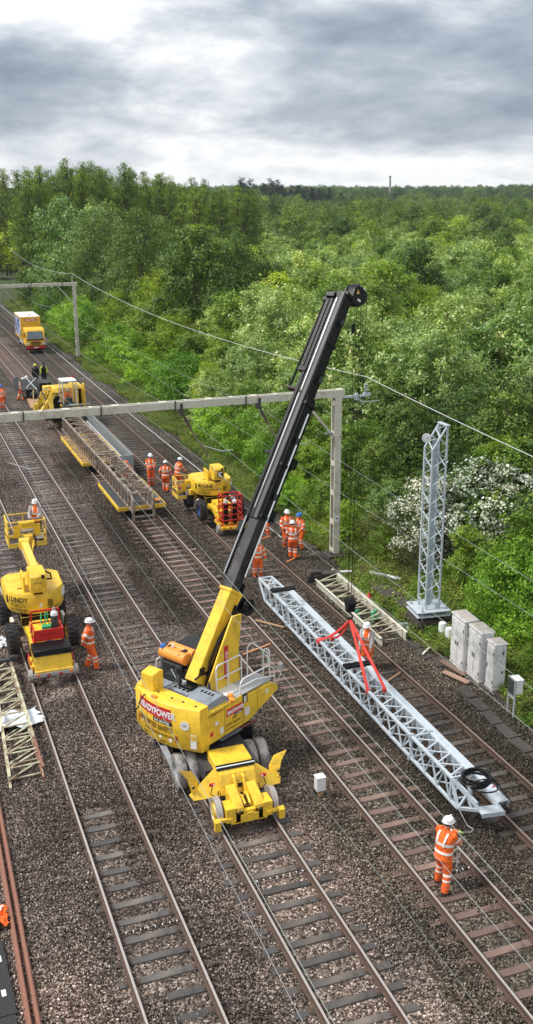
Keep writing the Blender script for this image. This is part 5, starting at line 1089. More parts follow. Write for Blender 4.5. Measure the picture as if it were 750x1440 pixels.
tag(cloth('plastic_sheet', 2.55, 30.0, 1.7, 1.1, SHEET, .0, .06, 3), 'crumpled white plastic sheet under the rusty lattice frame at the left', 'plastic sheet')
tag(cloth('plastic_sheet', 2.75, 36.4, .7, .9, SHEET, -.12, .05, 5), 'small crumpled white sheet on the ballast left of the near access platform', 'plastic sheet')
for k, x in enumerate((-.085, .085)):
    b = MB(); b.prism(RUSTR, [(p[0]*1.0, p[1]) for p in RP], 0, 14, FRONT); o = b.build('loose_rail', loc=(1.30+x, 13.0, -.02), rot=(0, 0, -.016)); tag(o, ('left one of two rusty loose rails lying side by side in the left foreground', 'right one of two rusty loose rails lying side by side in the left foreground')[k], 'rail')
MATM = paint('black_walkway_mat', (.018, .02, .021), .75, .5, (.2, .2, .19), 12, lo=.6, hi=.8)
for k, y in enumerate((14.2, 16.5, 18.8)):
    b = MB(); b.box(MATM, (0, 0, 0), (1.6, 2.28, .06)); b.box(WHT, (.66, .55, .033), (.1, .2, .006)); b.box(WHT, (.62, -.5, .033), (.1, .2, .006)); tag(b.build('walkway_panel', bevel=.01, loc=(.27, y, -.1), rot=(0, 0, .015)), ('black walkway panel at the bottom left corner of the picture', 'black walkway panel next beyond the one in the bottom left corner', 'black walkway panel beside the orange jacket on the ground')[k], 'walkway panel')
jk = cloth('jacket', 0, 0, .5, .62, HIV, .10, .07, 9, 12); jk.location = (1.02, 20.7, -.08); tag(jk, 'orange hi-vis jacket lying crumpled at the left edge by the rusty rails', 'jacket')
b = MB(); b.box(TAPE, (0, 0, .19), (.3, .06, .012), rz=.7); b.box(TAPE, (.1, .18, .17), (.2, .05, .012), rz=.5); b.build('reflective_band', jk)
# ================================================================== ACCESS PLATFORMS (two machines of one kind)
LT = Matrix.Translation
def platform(X, Y, lab, cage_tall, title, sub_, lines, basket):
    t = thing('access_platform', lab, 'access platform', (X, Y, 0))
    b = MB(); b.box(YEL, (0, 3.9, .72), (1.1, 5.2, .28)); b.box(BLK, (0, 3.9, 1.02), (1.3, 1.6, .34)); b.cyl(BLK, (0, 4.2, 1.05), (0, 4.2, 1.25), .75, 24); b.box(YEL, (0, 2.3, .9), (.8, 1.1, .45)); b.box(YEL, (.48, 1.5, .62), (.12, 1.0, .5), rx=.4); b.box(YEL, (-.48, 1.5, .62), (.12, 1.0, .5), rx=.4)
    b.box(WHT, (-.92, 3.6, .8), (.12, .5, .34)); b.box(BLK, (-.99, 3.6, .8), (.02, .34, .2)); b.box(WHT, (.92, 3.6, .8), (.12, .5, .34)); b.box(BLK, (.99, 3.6, .8), (.02, .34, .2)); b.build('chassis', t, .01)
    for e in (-1, 1):
        for y in (2.55, 5.35):
            w_ = wheel(t, (e*1.04, y, .68), .56, .42, RUB, hub=BLUE if cage_tall else YEL, out=e)
        rail_wheel(t, (e*.77, .32, .2), .2, .14, e, LGR); rail_wheel(t, (e*.77, 7.0, .2), .2, .14, e, LGR)
        b = MB(); b.tube(RED, [(e*.7, 1.0, .7), (e*.74, .7, .6), (e*.7, .5, .5)], .03, 6); b.box(YEL, (e*.66, .75, .42), (.12, .9, .16)); b.build('rail_arm', t, .006)
    if not cage_tall:
        b = MB(); b.prism(YEL, [(0, .38), (.16, .92), (.24, .92), (.24, .38)], -.62, .62, SIDE); b.build('sloped_apron', t, .006)
        b = MB(); b.prism(BLK, [(.1, .93), (.14, 1.12), (.72, 1.2), (.78, .93)], -.64, .64, SIDE); b.build('black_cover', t, .01)
        b = MB(); b.box(LGR, (0, -.02, .32), (1.36, .1, .13)); b.box(YEL, (0, .0, .42), (1.3, .1, .07)); b.build('bumper', t, .006)
        z0, z1, y0, y1, hw = 1.02, 2.0, .8, 1.55, .48
    else:
        b = MB(); b.box(YEL, (0, .45, .26), (1.35, 1.0, .1)); b.box(YEL, (0, .0, .28), (1.4, .06, .14)); b.build('deck_step', t, .006)
        z0, z1, y0, y1, hw = .32, 1.95, .3, 1.0, .52
    for e in (-1, 1): b = MB(); b.box(LAMPO, (e*.55, -.08, .34), (.12, .02, .07)); b.box(LAMPR, (e*.2, -.08, .31), (.12, .02, .06)); b.build('rear_lamp', t)
    # red cage
    b = MB(); r_ = .028
    for x in (-hw, hw):
        for y in (y0, y1): b.bar(RED, (x, y, z0), (x, y, z1 if y == y1 or cage_tall else z0+.55), r_*2)
    for z in ([z0, z0+.3, z0+.6, z0+.95, z0+1.2] if cage_tall else [z0, z0+.55]):
        for y in (y0, y1): b.bar(RED, (-hw, y, z), (hw, y, z), r_*1.7)
        for x in (-hw, hw): b.bar(RED, (x, y0, z), (x, y1, z), r_*1.7)
    b.bar(RED, (-hw, y1, z1), (hw, y1, z1), r_*2)
    if cage_tall: b.bar(RED, (-hw, y0, z1), (hw, y0, z1), r_*2); b.bar(RED, (-hw*.1, y0, z0), (-hw*.1, y0, z0+1.2), r_*1.6); b.bar(RED, (-hw, y0, z1), (-hw, y1, z1), r_*2); b.bar(RED, (hw, y0, z1), (hw, y1, z1), r_*2); b.prism(RED, [(-.5, 1.95), (-.25, 1.95), (-.38, 2.06)], y0-.02, y0+.0, FRONT)
    else: b.box(RED, (0, y0, z0+.36), (hw*2, .03, .38)); b.box(RED, (0, y0, z0+.06), (hw*2, .03, .1))
    cg = b.build('red_cage', t)
    if not cage_tall: text('SIDE TRACK', .1, paint('dark_red_lettering', (.3, .01, .01)), facing((-.26, y0-.02, z0+.36), (1, 0, 0), (0, -1, 0)), cg)
    b = MB()
    for x, y, m_ in (((.22, .55, BLK), (-.25, .6, BLK)) if cage_tall else ((.28, 1.2, DGR),)):
        b.lathe(m_, (x, y, z0+.05), (0, 0, 1), [(.001, 0), (.13, 0), (.13, .85 if not cage_tall else 1.15)], 14); b.lathe(WHT, (x, y, z0+(.9 if not cage_tall else 1.2)), (0, 0, 1), [(.13, 0), (.12, .1), (.05, .17), (.001, .18)], 14); b.lathe(LGR, (x, y, z0+(1.07 if not cage_tall else 1.37)), (0, 0, 1), [(.04, 0), (.05, .05), (.03, .12), (.001, .13)], 10)
    b.build('gas_cylinder', t)
    b = MB()
    if not cage_tall:
        b.box(GRNS, (-.02, 1.1, z0+.5), (.3, .2, .2)); 
        for x in (-.1, .12): strap(b, GRNS, [(x-.06, 1.3, z1+.02), (x-.08, 1.22, z1-.3), (x+.05, 1.2, z1-.45), (x+.08, 1.28, z1+.02)], .05)
        b.tube(ORA, [(-hw, .9, z0+.3), (-hw-.12, .95, z0+.5), (-hw-.1, 1.3, z0+.6), (-hw+.1, 1.4, z0+.7)], .025, 6); b.tube(BLUE, [(-.3, .82, z0+.08), (0, .8, z0+.15), (.3, .82, z0+.08)], .02, 6)
    else:
        for k in range(6): b.tube((LGR, ORA, BLK)[k % 3], [(.1+math.cos(a+k)*.28, .6+.12*math.sin(a*2+k), z0+.25+k*.16+.05*math.sin(a)) for a in [j*.5 for j in range(13)]], .02, 5)
    b.build('hose_coil', t)
    # turret: round-backed yellow counterweight
    pl = []
    for k in range(17): a = R(198+144*k/16); pl.append((1.16*math.cos(a)*.94, 4.2+1.22*math.sin(a)))
    pl += [(1.08, 5.2), (.8, 5.55), (-.8, 5.55), (-1.08, 5.2)]
    b = MB(); n = len(pl); Z = [(1.28, .93), (1.4, .985), (1.98, 1.0), (2.06, .96)]
    V = [(x*s, 4.2+(y-4.2)*s, z) for z, s in Z for x, y in pl]; F = [(i*n+k, i*n+(k+1) % n, (i+1)*n+(k+1) % n, (i+1)*n+k) for i in range(len(Z)-1) for k in range(n)]+[tuple(range(n))[::-1], tuple((len(Z)-1)*n+k for k in range(n))]
    b.add(V, F, YEL); tu = b.build('turret', t, smooth=40)
    b = MB(); b.box(BLK, (-.5, 3.75, 2.065), (.26, .07, .012)); b.box(BLK, (-.98, 3.75, 1.75), (.06, .12, .3), rz=.5)
    for k in range(6): b.box(BLK, (.42, 3.05+.02*0, 1.55+k*.045), (.22, .02, .018), rz=-.05)
    b.box(WHT, (1.0, 3.72, 1.78), (.02, .34, .3), rz=-.42); b.box(WHT, (.08, 2.99, 1.62), (.1, .02, .16)); b.build('vents', tu)
    def cyl_bend(off=.006): 
        def f(p): a = R(270)+p.x/1.16; return Vector(((1.12+off+p.z)*math.cos(a), 4.2+(1.235+off+p.z)*math.sin(a), p.y))
        return f
    def tw(body, size, m, s0, z, **k): 
        cb = cyl_bend(); return text(body, size, m, None, tu, bend=lambda p: cb(Vector((p.x+s0, p.y+z, p.z))), depth=.003, **k)
    tw(title, .27, TXTB, -1.2, 1.74, bold=.006, sx=.9); tw(sub_, .17, TXTD, -1.18, 1.57, sx=.9); tw(lines[0], .11, TXTB, -1.15, 1.42, sx=.9); tw(lines[1], .11, TXTB, .35, 1.42, sx=.9); tw(lines[2], .10, TXTB, -1.0, 1.31, sx=.9)
    # boom head box and boom
    b = MB(); b.prism(YEL, [(2.62, 2.25), (2.55, 2.85), (2.75, 2.98), (3.5, 2.98), (3.6, 2.5), (3.3, 2.2)], -.28, .28, SIDE); b.box(YEL, (-.42, 3.7, 2.35), (.08, .8, .62)); b.box(YEL, (.3, 4.3, 2.3), (.1, 1.4, .5)); b.box(BLK, (0, 3.2, 2.14), (.36, .6, .14)); bh = b.build('boom_head', t, .015)
    if not cage_tall: text(title, .15, TXTB, facing((-.2, 2.575, 2.62), (1, 0, 0), (0, -1, .1)), bh, sx=.82, bold=.004); text(sub_, .105, TXTD, facing((-.2, 2.6, 2.48), (1, 0, 0), (0, -1, .1)), bh, sx=.8)
    else: b = MB(); b.box(BLK, (.05, 2.57, 2.6), (.32, .02, .36)); b.box(WHT, (.05, 2.56, 2.68), (.22, .02, .07)); b.box(WHT, (.0, 2.56, 2.57), (.12, .02, .12)); b.box(WHT, (.05, 2.56, 2.48), (.22, .02, .06)); b.build('logo_plate', bh)
    b = MB(); b.tube(BLK, [(.3, 3.0, 2.9), (.5, 3.1, 2.75), (.58, 3.5, 2.4), (.35, 3.8, 2.3)], .03, 8); b.box(BLK, (.16, 2.56, 2.86), (.1, .08, .12)); b.build('hose', t)
    bx, by_, bz = basket
    b = MB(); m0 = Vector((0, 3.4, 2.85)); kn = Vector((.02, by_*.62+1.0, 2.9 if not cage_tall else 2.2)); en = Vector((bx, by_-.3, bz+.45))
    b.bar(YEL2, m0, kn, .26, .3); b.bar(YEL, kn-Vector((0, .35, .05)), en, .16, .18); b.bar(YEL, kn+Vector((.22, -.5, -.2)), en+Vector((.2, -.05, -.1)), .07, .09); b.cyl(CHR, kn+Vector((0, -1.2, -.25)), kn+Vector((0, -.2, -.2)), .035, 8); b.box(YEL, kn, (.36, .4, .36)); b.box(YEL, en, (.34, .3, .3)); b.build('boom', t, .01)
    # basket
    bw, bd_, bhh = 1.5, 1.15, 1.08; x0, x1, y0, y1 = bx-.75, bx+.75, by_, by_+bd_
    b = MB(); 
    for x in (x0, x1):
        for y in (y0, y1): b.bar(YEL2, (x, y, bz), (x, y, bz+bhh), .05)
    for z in (bz+bhh, bz+.5):
        for y in (y0, y1): b.bar(YEL2, (x0, y, z), (x1, y, z), .045)
        for x in (x0, x1): b.bar(YEL2, (x, y0, z), (x, y1, z), .045)
    b.bar(YEL2, ((x0+x1)/2, y1, bz), ((x0+x1)/2, y1, bz+bhh), .045); b.bar(YEL2, (x0, y0, bz+.5), (x0, y1, bz+bhh), .035)
    for x in (bx-.28, bx+.28): b.bar(YEL2, (x, y0, bz), (x, y0, bz+bhh), .045)
    for z, h_ in ((bz+.09, .2),):
        for y in (y0, y1): b.box(YEL2, (bx, y, z), (bw, .03, h_))
        for x in (x0, x1): b.box(YEL2, (x, (y0+y1)/2, z), (.03, bd_, h_))
    bk = b.build('basket', t, .003)
    b = MB(); b.box(DGR, (bx, (y0+y1)/2, bz), (bw, bd_, .04)); b.build('floor', bk)
    b = MB(); b.box(YEL, (bx, y0+.0, bz+.95), (.62, .28, .26)); b.box(WHT, (bx, y0-.02, bz+.74), (.5, .06, .12)); b.box(YEL, (bx-.42, y0-.02, bz+.7), (.24, .05, .52)); b.box(YEL, (bx+.42, y0-.02, bz+.7), (.24, .05, .52)); b.box(LGR, (bx-.2, y0-.06, bz+.35), (.22, .12, .26)); b.box(WHT, (bx+.5, y0+.1, bz+.38), (.24, .2, .2)); b.build('control_panel', bk, .01)
    text('FUTURE', .09, TXTD, facing((bx-.17, y0-.145, bz+.92), (1, 0, 0), (0, -1, 0)), bk)
    b = MB(); b.tube(BLK, [(bx-.1, y0-.1, bz+.6), (bx+.25, y0-.2, bz+.5), (bx+.3, y0-.25, bz+.1), (bx+.12, y0-.35, bz-.1)], .025, 7); b.build('hose', bk)
    return t
platform(4.22, 32.2, 'yellow rail access platform with a worker in its raised basket at the left', False, 'LUNDY', 'PROJECTS', ('MR IV EVO 2 400', 'MR IV EVO 2', '0161 410 2000'), (.42, 8.6, 2.0))
platform(15.0, 45.25, 'yellow rail access platform with a tall red cylinder cage on the track nearest the trees', True, 'SKYLINK', 'ACCESS PLATFORMS', ('MR IV EVO 2 400', '', ''), (-1.0, 4.9, .75))
sc_t1 = [o for o in C.objects if o.get('category') == 'access platform'][-1]; sc_t1.scale = (.93, .86, .92)

# ================================================================== FLAT WAGONS, RUSTY BEAM, BARRIER
def wagon(Y0, Y1, lab, deckm, z=.55):
    t = thing('flat_wagon', lab, 'wagon', (11.477, Y0, 0), 0, 'flat rail wagons')
    L_ = Y1-Y0; b = MB(); b.box(deckm, (0, L_/2, z), (2.4, L_, .06)); 
    for k in range(1, int(L_/1.2)): b.box(BLK, (0, k*1.2, z+.032), (2.38, .025, .006))
    b.build('deck', t, .005)
    b = MB()
    for e in (-1, 1): b.box(YEL, (e*1.22, L_/2, z-.08), (.06, L_+.1, .2)); 
    for y in (0, L_): b.box(YEL, (0, y, z-.08), (2.5, .06, .2))
    b.build('side_frame', t, .006)
    b = MB(); 
    for e in (-1, 1):
        for k in range(int(L_/.9)): b.box(WHT if k % 2 else ORA, (e*1.26, .5+k*.9, z-.06), (.02, .12, .06))
    b.build('marker_plates', t)
    for e in (-1, 1):
        for y in (.9, L_-.9): rail_wheel(t, (e*.77, y, .19), .19, .12, e, DGR)
    b = MB(); b.box(BLK, (0, .9, .28), (1.5, .3, .14)); b.box(BLK, (0, L_-.9, .28), (1.5, .3, .14)); b.box(BLK, (0, L_/2, .32), (.5, L_, .12)); b.build('underframe', t)
    return t
wagon(49.5, 54.6, 'nearest flat rail wagon, grey deck with yellow edges, under the rusty beam end', DGR)
wagon(59.2, 66.8, 'flat rail wagon with worn orange deck under the far half of the rusty beam', paint('worn_orange_deck', (.42, .25, .07), .8, .9, (.07, .055, .045), 3, lo=.42, hi=.6))
rb = thing('rusty_beam', 'long rusty brown lattice beam resting on the two flat wagons', 'lattice beam', (10.75, 48.3, .6), .004)
def box_lattice(t, y0, y1, w, h, n, m, tops):
    for x in (0, w):
        for z in (0, h): b = MB(); b.bar(tops if z else m, (x, y0, z), (x, y1, z), .085); b.build('chord', t, .003)
    b = MB()
    for x in (0, w):
        zig(b, m, (x, y0, 0), (x, y1, 0), (x, y0, h), (x, y1, h), n, .05, True)
    zig(b, tops, (0, y0, h), (0, y1, h), (w, y0, h), (w, y1, h), n//2, .055, False)
    for k in range(n//2+1): y = y0+(y1-y0)*k/(n//2); b.bar(tops, (0, y, h), (w, y, h), .05); b.bar(m, (0, y, 0), (w, y, 0), .05)
    b.build('lacing', t)
BRC = paint('pale_rusty_cream', (.42, .37, .30), .8, .9, (.14, .08, .05), 3, lo=.42, hi=.58)
box_lattice(rb, .3, 8.9, 1.05, .92, 12, RUSTY, BRC); box_lattice(rb, 9.1, 20.5, 1.05, .92, 16, RUSTY, BRC)
b = MB()
for x in (.0, 1.05):
    b.bar(BRC, (x, .05, -.42), (x, .05, .62), .12); b.bar(BRC, (x, .05, .6), (x, .4, .92), .08); b.bar(BRC, (x, 9.0, -.0), (x, 9.0, 1.0), .16); 
b.bar(BRC, (0, .05, -.25), (1.05, .05, -.25), .08); b.bar(BRC, (0, .05, .1), (1.05, .05, .1), .07); b.bar(BRC, (0, 9.0, .96), (1.05, 9.0, .96), .14); b.bar(BRC, (0, 8.5, .96), (1.05, 8.5, .96), .09); b.build('end_frame', rb, .004)
b = MB(); b.box(WOOD, (.0, 0, 0), (.55, 1.9, .06)); b.box(BRWN, (0, .2, .05), (.6, 1.6, .05)); tag(b.build('timber_stack', loc=(12.3, 52.2, .63)), 'brown boards stacked on the right of the near flat wagon deck', 'boards')
b = MB(); b.box(ORA, (0, 0, .05), (.4, .3, .12)); tag(b.build('orange_bag', bevel=.03, loc=(12.35, 49.95, .6)), 'orange bag on the near right corner of the near flat wagon', 'bag')
# grey mesh barrier beside the wagons
m, nt, b_ = nodes_of('grey_mesh_panel'); cc = nt.nodes.new('ShaderNodeTexCoord').outputs['Object']; wv = nt.nodes.new('ShaderNodeTexWave'); wv.inputs['Scale'].default_value = 9; wv.bands_direction = 'Y'; nt.links.new(cc, wv.inputs[0])
nt.links.new(ramp(nt, [(.3, (.10, .12, .13)), (.6, (.34, .38, .40))], wv.outputs[0]).outputs[0], b_.inputs['Base Color']); MESHM = m
t = thing('mesh_barrier', 'grey mesh barrier panels standing between the wagons and the track by the trees', 'barrier', (13.15, 58.6, -.2))
for k in range(7):
    b = MB(); y = k*2.35; b.box(MESHM, (0, y+1.17, .62), (.02, 2.25, 1.0)); b.build('mesh_panel', t)
    b = MB(); b.bar(LGR, (0, y, 0), (0, y, 1.2), .05); b.bar(LGR, (0, y, 1.14), (0, y+2.35, 1.14), .04); b.bar(LGR, (0, y, .1), (0, y+2.35, .1), .04); b.build('frame', t)
b = MB(); b.box(MESHM, (-.55, .0, .62), (1.05, .02, 1.0)); b.bar(LGR, (-1.1, 0, 0), (-1.1, 0, 1.2), .05); b.bar(LGR, (-1.1, 0, 1.14), (0, 0, 1.14), .04); b.build('end_panel', t)
b = MB(); b.box(LGR, (0, 5, .06), (.12, 13, .1)); b.box(LGR, (-.35, 5, .05), (.06, 13, .1)); tag(b.build('long_rail', loc=(12.85, 60.0, .35)), 'pair of long pale bars lying alongside the rusty beam by the mesh barrier', 'bars')

# ================================================================== SMALL EXCAVATOR WITH TROLLEY
ex = thing('excavator', 'yellow rail excavator with a glazed cab behind the near gantry beam', 'excavator', (11.5, 73.0, 0))
b = MB(); b.box(YEL, (.1, 1.6, .95), (2.2, 2.6, .5)); b.box(BLK, (0, 1.4, .6), (1.6, 3.2, .4)); b.box(BLK, (-.2, -.3, .6), (1.5, 1.2, .5)); b.build('undercarriage', ex, .02)
b = MB(); b.prism(YEL, [(.4, 1.2), (.4, 2.3), (1.2, 2.6), (3.0, 2.5), (3.2, 1.2)], .95, 1.6, SIDE); b.box(YEL, (.1, 2.3, 1.8), (2.2, 1.3, 1.2)); b.box(BLK, (1.3, .55, 1.9), (.3, .3, 1.2)); b.box(YEL, (1.55, .2, 2.0), (.14, .5, 1.7)); b.build('engine_body', ex, .05)
b = MB()
for x in (.02, .98):
    for y in (.0, 1.3): b.bar(WHT, (x, y, 1.35), (x, y, 3.05), .08)
for z in (1.4, 3.05): b.bar(WHT, (.02, 0, z), (.98, 0, z), .08)
b.box(WHT, (.5, .65, 3.1), (1.1, 1.45, .08)); b.box(DGR, (.5, .7, 1.35), (1.0, 1.3, .08)); b.bar(LGR, (-.1, -.2, 1.35), (1.9, -.2, 1.45), .06); b.box(BLK, (.5, .6, 1.6), (.5, .5, .5)); cab = b.build('cab_frame', ex, .01)
m, nt, bb = nodes_of('clear_glass'); bb.inputs['Base Color'].default_value = (.7, .8, .8, 1); bb.inputs['Roughness'].default_value = .05; bb.inputs['Transmission Weight'].default_value = .9; bb.inputs['Alpha'].default_value = .35; CLG = m
b = MB(); b.box(CLG, (.5, .0, 2.2), (.86, .012, 1.5)); b.box(CLG, (.02, .65, 2.2), (.012, 1.2, 1.5)); b.build('cab_window', ex)
b = MB(); b.prism(YEL, [(.9, 1.5), (.7, 2.2), (.2, 2.85), (-.6, 2.75), (-.7, 2.45), (.0, 2.3), (.5, 1.5)], -.75, -.35, SIDE); b.build('boom', ex, .02)
b = MB(); b.prism(YEL, [(-.55, 2.75), (-.3, 2.5), (-1.0, 1.3), (-1.25, 1.25), (-1.2, 1.6)], -1.15, -.85, SIDE); b.bar(YEL2, (-.5, -.4, 2.6), (-1.7, -.9, 1.2), .2, .26); b.bar(CHR, (-.4, -.3, 2.3), (-1.3, -.8, 1.5), .07); b.bar(YEL, (-1.9, .2, 1.0), (-1.3, .1, 2.4), .3, .4); b.bar(WHT, (-2.1, .1, 1.2), (-2.0, .2, 2.6), .07); b.bar(YEL2, (-1.2, .3, 2.6), (-.3, .3, 2.7), .2, .3); b.build('dipper_arm', ex, .02)
b = MB(); b.prism(BLK, [(-1.3, 1.3), (-.9, 1.35), (-.8, .9), (-1.1, .6), (-1.4, .8)], -1.5, -.7, SIDE); b.box(YEL, (-1.9, -.1, 1.3), (.3, .5, .7)); b.build('grab', ex, .02)
b = MB(); r5 = random.Random(3)
for k in range(16):
    x_, y_, z_ = r5.uniform(-2, -.2), r5.uniform(-.9, .3), r5.uniform(1., 2.6); b.tube(BLK if k % 3 else CHR, [(x_, y_, z_), (x_+r5.uniform(-.4, .5), y_+r5.uniform(-.2, .2), z_+r5.uniform(-.6, .6)), (x_+r5.uniform(-.5, .7), y_, z_+r5.uniform(-.9, .5))], .035, 6)
b.box(BLK, (-.6, .5, 1.6), (.8, .8, .9)); b.box(BLK, (-1.5, -.2, .9), (.5, .6, .4)); b.box(LGR, (.5, -.1, 1.15), (1.1, .1, .12)); b.build('hydraulic_hoses', ex)
b = MB(); b.lathe(LAMPR, (1.0, 1.2, 3.14), (0, 0, 1), [(.08, 0), (.08, .12), (.001, .15)], 10); b.build('beacon', ex)
b = MB(); 
for k in range(9): b.lathe(LGR, (-1.3, -1.2, .95-k*.085), ((1, 0, 0) if k % 2 else (0, 1, 0)), [(.05, -.015), (.05, .015), (.03, .015), (.03, -.015), (.05, -.015)], 8)
b.build('chain', ex)
tr = thing('trolley', 'dark loaded trolley with tilted black panels beyond the excavator', 'trolley', (10.5, 79.0, 0))
b = MB(); b.box(BLK, (.2, 1.5, .6), (1.7, 4.5, .3)); b.box(WOOD, (-.4, -.8, .8), (.8, 3.0, .16), rx=.15); b.build('bed', tr, .01)
b = MB(); b.box(DGR, (-.1, 2.6, 1.5), (1.5, 1.2, .08), rx=.7); b.box(BLK, (.7, .8, 1.4), (.9, 1.6, 1.3)); b.box(BLK, (-.5, .2, 1.2), (.6, .8, .9)); b.bar(WHT, (-.6, 2.0, 1.3), (.4, 2.9, 2.0), .06); b.bar(WHT, (.3, 1.9, 1.2), (-.4, 3.0, 2.1), .06); b.lathe(BLK, (-.3, .0, 1.1), (0, -1, .3), [(.2, 0), (.3, .2), (.28, .4), (.001, .5)], 14); b.box(DGR, (-.9, 5.0, 1.2), (.4, 1.2, .06), rx=.9); b.build('tilted_panels', tr, .01)
for e in (-1, 1):
    for y in (.2, 3.0): rail_wheel(tr, (e*.77+.97, y, .19), .19, .12, e, DGR)

# ================================================================== YELLOW BOX LORRY
lo = thing('box_lorry', 'yellow box lorry on the track nearest the trees, below the far gantry', 'lorry', (14.84, 109.7, 0))
ORY = paint('orange_yellow_paint', (.86, .5, .02), .4, .25)
b = MB(); b.box(ORY, (0, 5.6, 2.15), (2.1, 5.2, 2.35)); bx_ = b.build('cargo_box', lo, .02)
b = MB(); b.box(WHT, (0, 5.6, 3.345), (2.04, 5.14, .03)); b.box(DGR, (.1, 4.4, 3.38), (.3, .25, .06)); b.box(DGR, (-.4, 3.6, 3.37), (.1, .1, .05)); b.build('roof', bx_)
m, nt, bb = nodes_of('printed_side_panel'); cc = nt.nodes.new('ShaderNodeTexCoord').outputs['Object']; nn = noise(nt, .9, 3, .5, cc); nt.links.new(ramp(nt, [(.4, (.03, .05, .13)), (.48, (.16, .22, .40)), (.55, (.62, .68, .75)), (.62, (.2, .3, .5))], nn.outputs[0], 'CONSTANT').outputs[0], bb.inputs['Base Color'])
b = MB(); b.box(m, (-1.056, 5.6, 2.2), (.012, 4.7, 2.0)); b.build('side_panel', bx_)
b = MB(); b.box(SIGR, (0, 2.985, 3.02), (1.25, .02, .26)); sg = b.build('sign_panel', bx_, .01); text('QUATTRO', .25, TXTW, facing((-.56, 2.97, 2.93), (1, 0, 0), (0, -1, 0)), sg, sx=.86, bold=.01)
b = MB(); b.prism(ORY, [(.0, .65), (-.02, 1.35), (.22, 2.15), (.5, 2.38), (1.9, 2.42), (2.0, .65)], -1.0, 1.0, SIDE); cb = b.build('cab', lo, .05)
b = MB(); b.add([(-.84, .0, 1.38), (.84, .0, 1.38), (.76, .235, 2.12), (-.76, .235, 2.12), (-.84, -.03, 1.38), (.84, -.03, 1.38), (.76, .2, 2.14), (-.76, .2, 2.14)], [(0, 1, 2, 3), (7, 6, 5, 4), (0, 4, 5, 1), (1, 5, 6, 2), (2, 6, 7, 3), (3, 7, 4, 0)], GLSB); b.box(GLS, (-1.005, .95, 1.75), (.012, .8, .5)); b.build('windscreen', cb)
b = MB(); b.box(BLK, (0, -.04, 1.30), (1.7, .05, .1)); b.box(BLK, (0, -.035, .98), (1.0, .04, .1)); b.box(BLK, (0, -.035, .83), (1.0, .04, .06)); b.build('grille', cb)
b = MB(); b.box(SIGR, (0, -.04, 1.14), (.62, .03, .13)); sg = b.build('badge', cb); text('QUATTRO', .11, TXTW, facing((-.28, -.06, 1.10), (1, 0, 0), (0, -1, 0)), sg)
for e in (-1, 1):
    b = MB(); b.box(WHT, (e*.82, -.05, .88), (.3, .06, .22)); b.build('headlight', cb, .02)
    b = MB(); b.box(BLK, (e*1.12, .1, 1.75), (.1, .1, .4)); b.bar(BLK, (e*.98, .2, 1.95), (e*1.12, .1, 1.9), .03); b.build('mirror', cb)
    for y in (1.0, 5.9): wheel(lo, (e*.85, y, .5), .42, .28, RUB, hub=LGR, tread=False, out=e)
    for y in (.2, 7.6): rail_wheel(lo, (e*.77, y, .22), .22, .12, e, DGR)
    b = MB(); b.box(LGR, (e*1.0, 3.4, .75), (.12, 2.4, .35)); b.build('side_locker', lo)
b = MB(); b.box(SIGR, (0, -.08, .5), (1.95, .12, .2)); b.box(WHT, (0, -.15, .52), (.5, .02, .14)); b.box(BLK, (0, -.05, .33), (1.9, .1, .12)); b.build('bumper', lo, .01)
b = MB(); b.box(BLK, (0, 4, .7), (.9, 8, .3)); b.build('underframe', lo)
# ================================================================== PEOPLE
def ring_loft(b, m, secs, n=14, caps=True):
    """secs: (centre, rx, ry, x-axis, y-axis)"""
    V = []
    for c, rx, ry, ax, ay in secs:
        c = Vector(c); V += [c+Vector(ax)*rx*math.cos(t)+Vector(ay)*ry*math.sin(t) for t in [2*math.pi*k/n for k in range(n)]]
    F = [(i*n+k, i*n+(k+1) % n, (i+1)*n+(k+1) % n, (i+1)*n+k) for i in range(len(secs)-1) for k in range(n)]
    if caps: F += [tuple(range(n))[::-1], tuple((len(secs)-1)*n+k for k in range(n))]
    b.add(V, F, m)
def limb_secs(pts, rs, squash=1.):
    pts = [Vector(p) for p in pts]; S = []
    for i, p in enumerate(pts):
        d = (pts[min(i+1, len(pts)-1)]-pts[max(i-1, 0)]).normalized(); x = Vector((1, 0, 0)); x = (x-d*x.dot(d)); x = x.normalized() if x.length > .2 else Vector((0, 1, 0)).cross(d).normalized(); y = d.cross(x).normalized(); S.append((p, rs[i], rs[i]*squash, x, y))
    return S
def refine(S, k=3):
    out = []
    for a, c in zip(S[:-1], S[1:]):
        for j in range(k):
            t = j/k; out.append((Vector(a[0]).lerp(Vector(c[0]), t), a[1]+(c[1]-a[1])*t, a[2]+(c[2]-a[2])*t, Vector(a[3]).lerp(Vector(c[3]), t).normalized(), Vector(a[4]).lerp(Vector(c[4]), t).normalized()))
    out.append(S[-1]); return out
def band(b, S, f0, f1, grow=.007, m=TAPE, n=14):
    L_ = len(S)-1
    def at(f):
        i = min(int(f*L_), L_-1); t = f*L_-i; a, c = S[i], S[i+1]
        return (Vector(a[0]).lerp(Vector(c[0]), t), a[1]+(c[1]-a[1])*t+grow, a[2]+(c[2]-a[2])*t+grow, a[3], a[4])
    ring_loft(b, m, [at(f0), at(f1)], n, False)
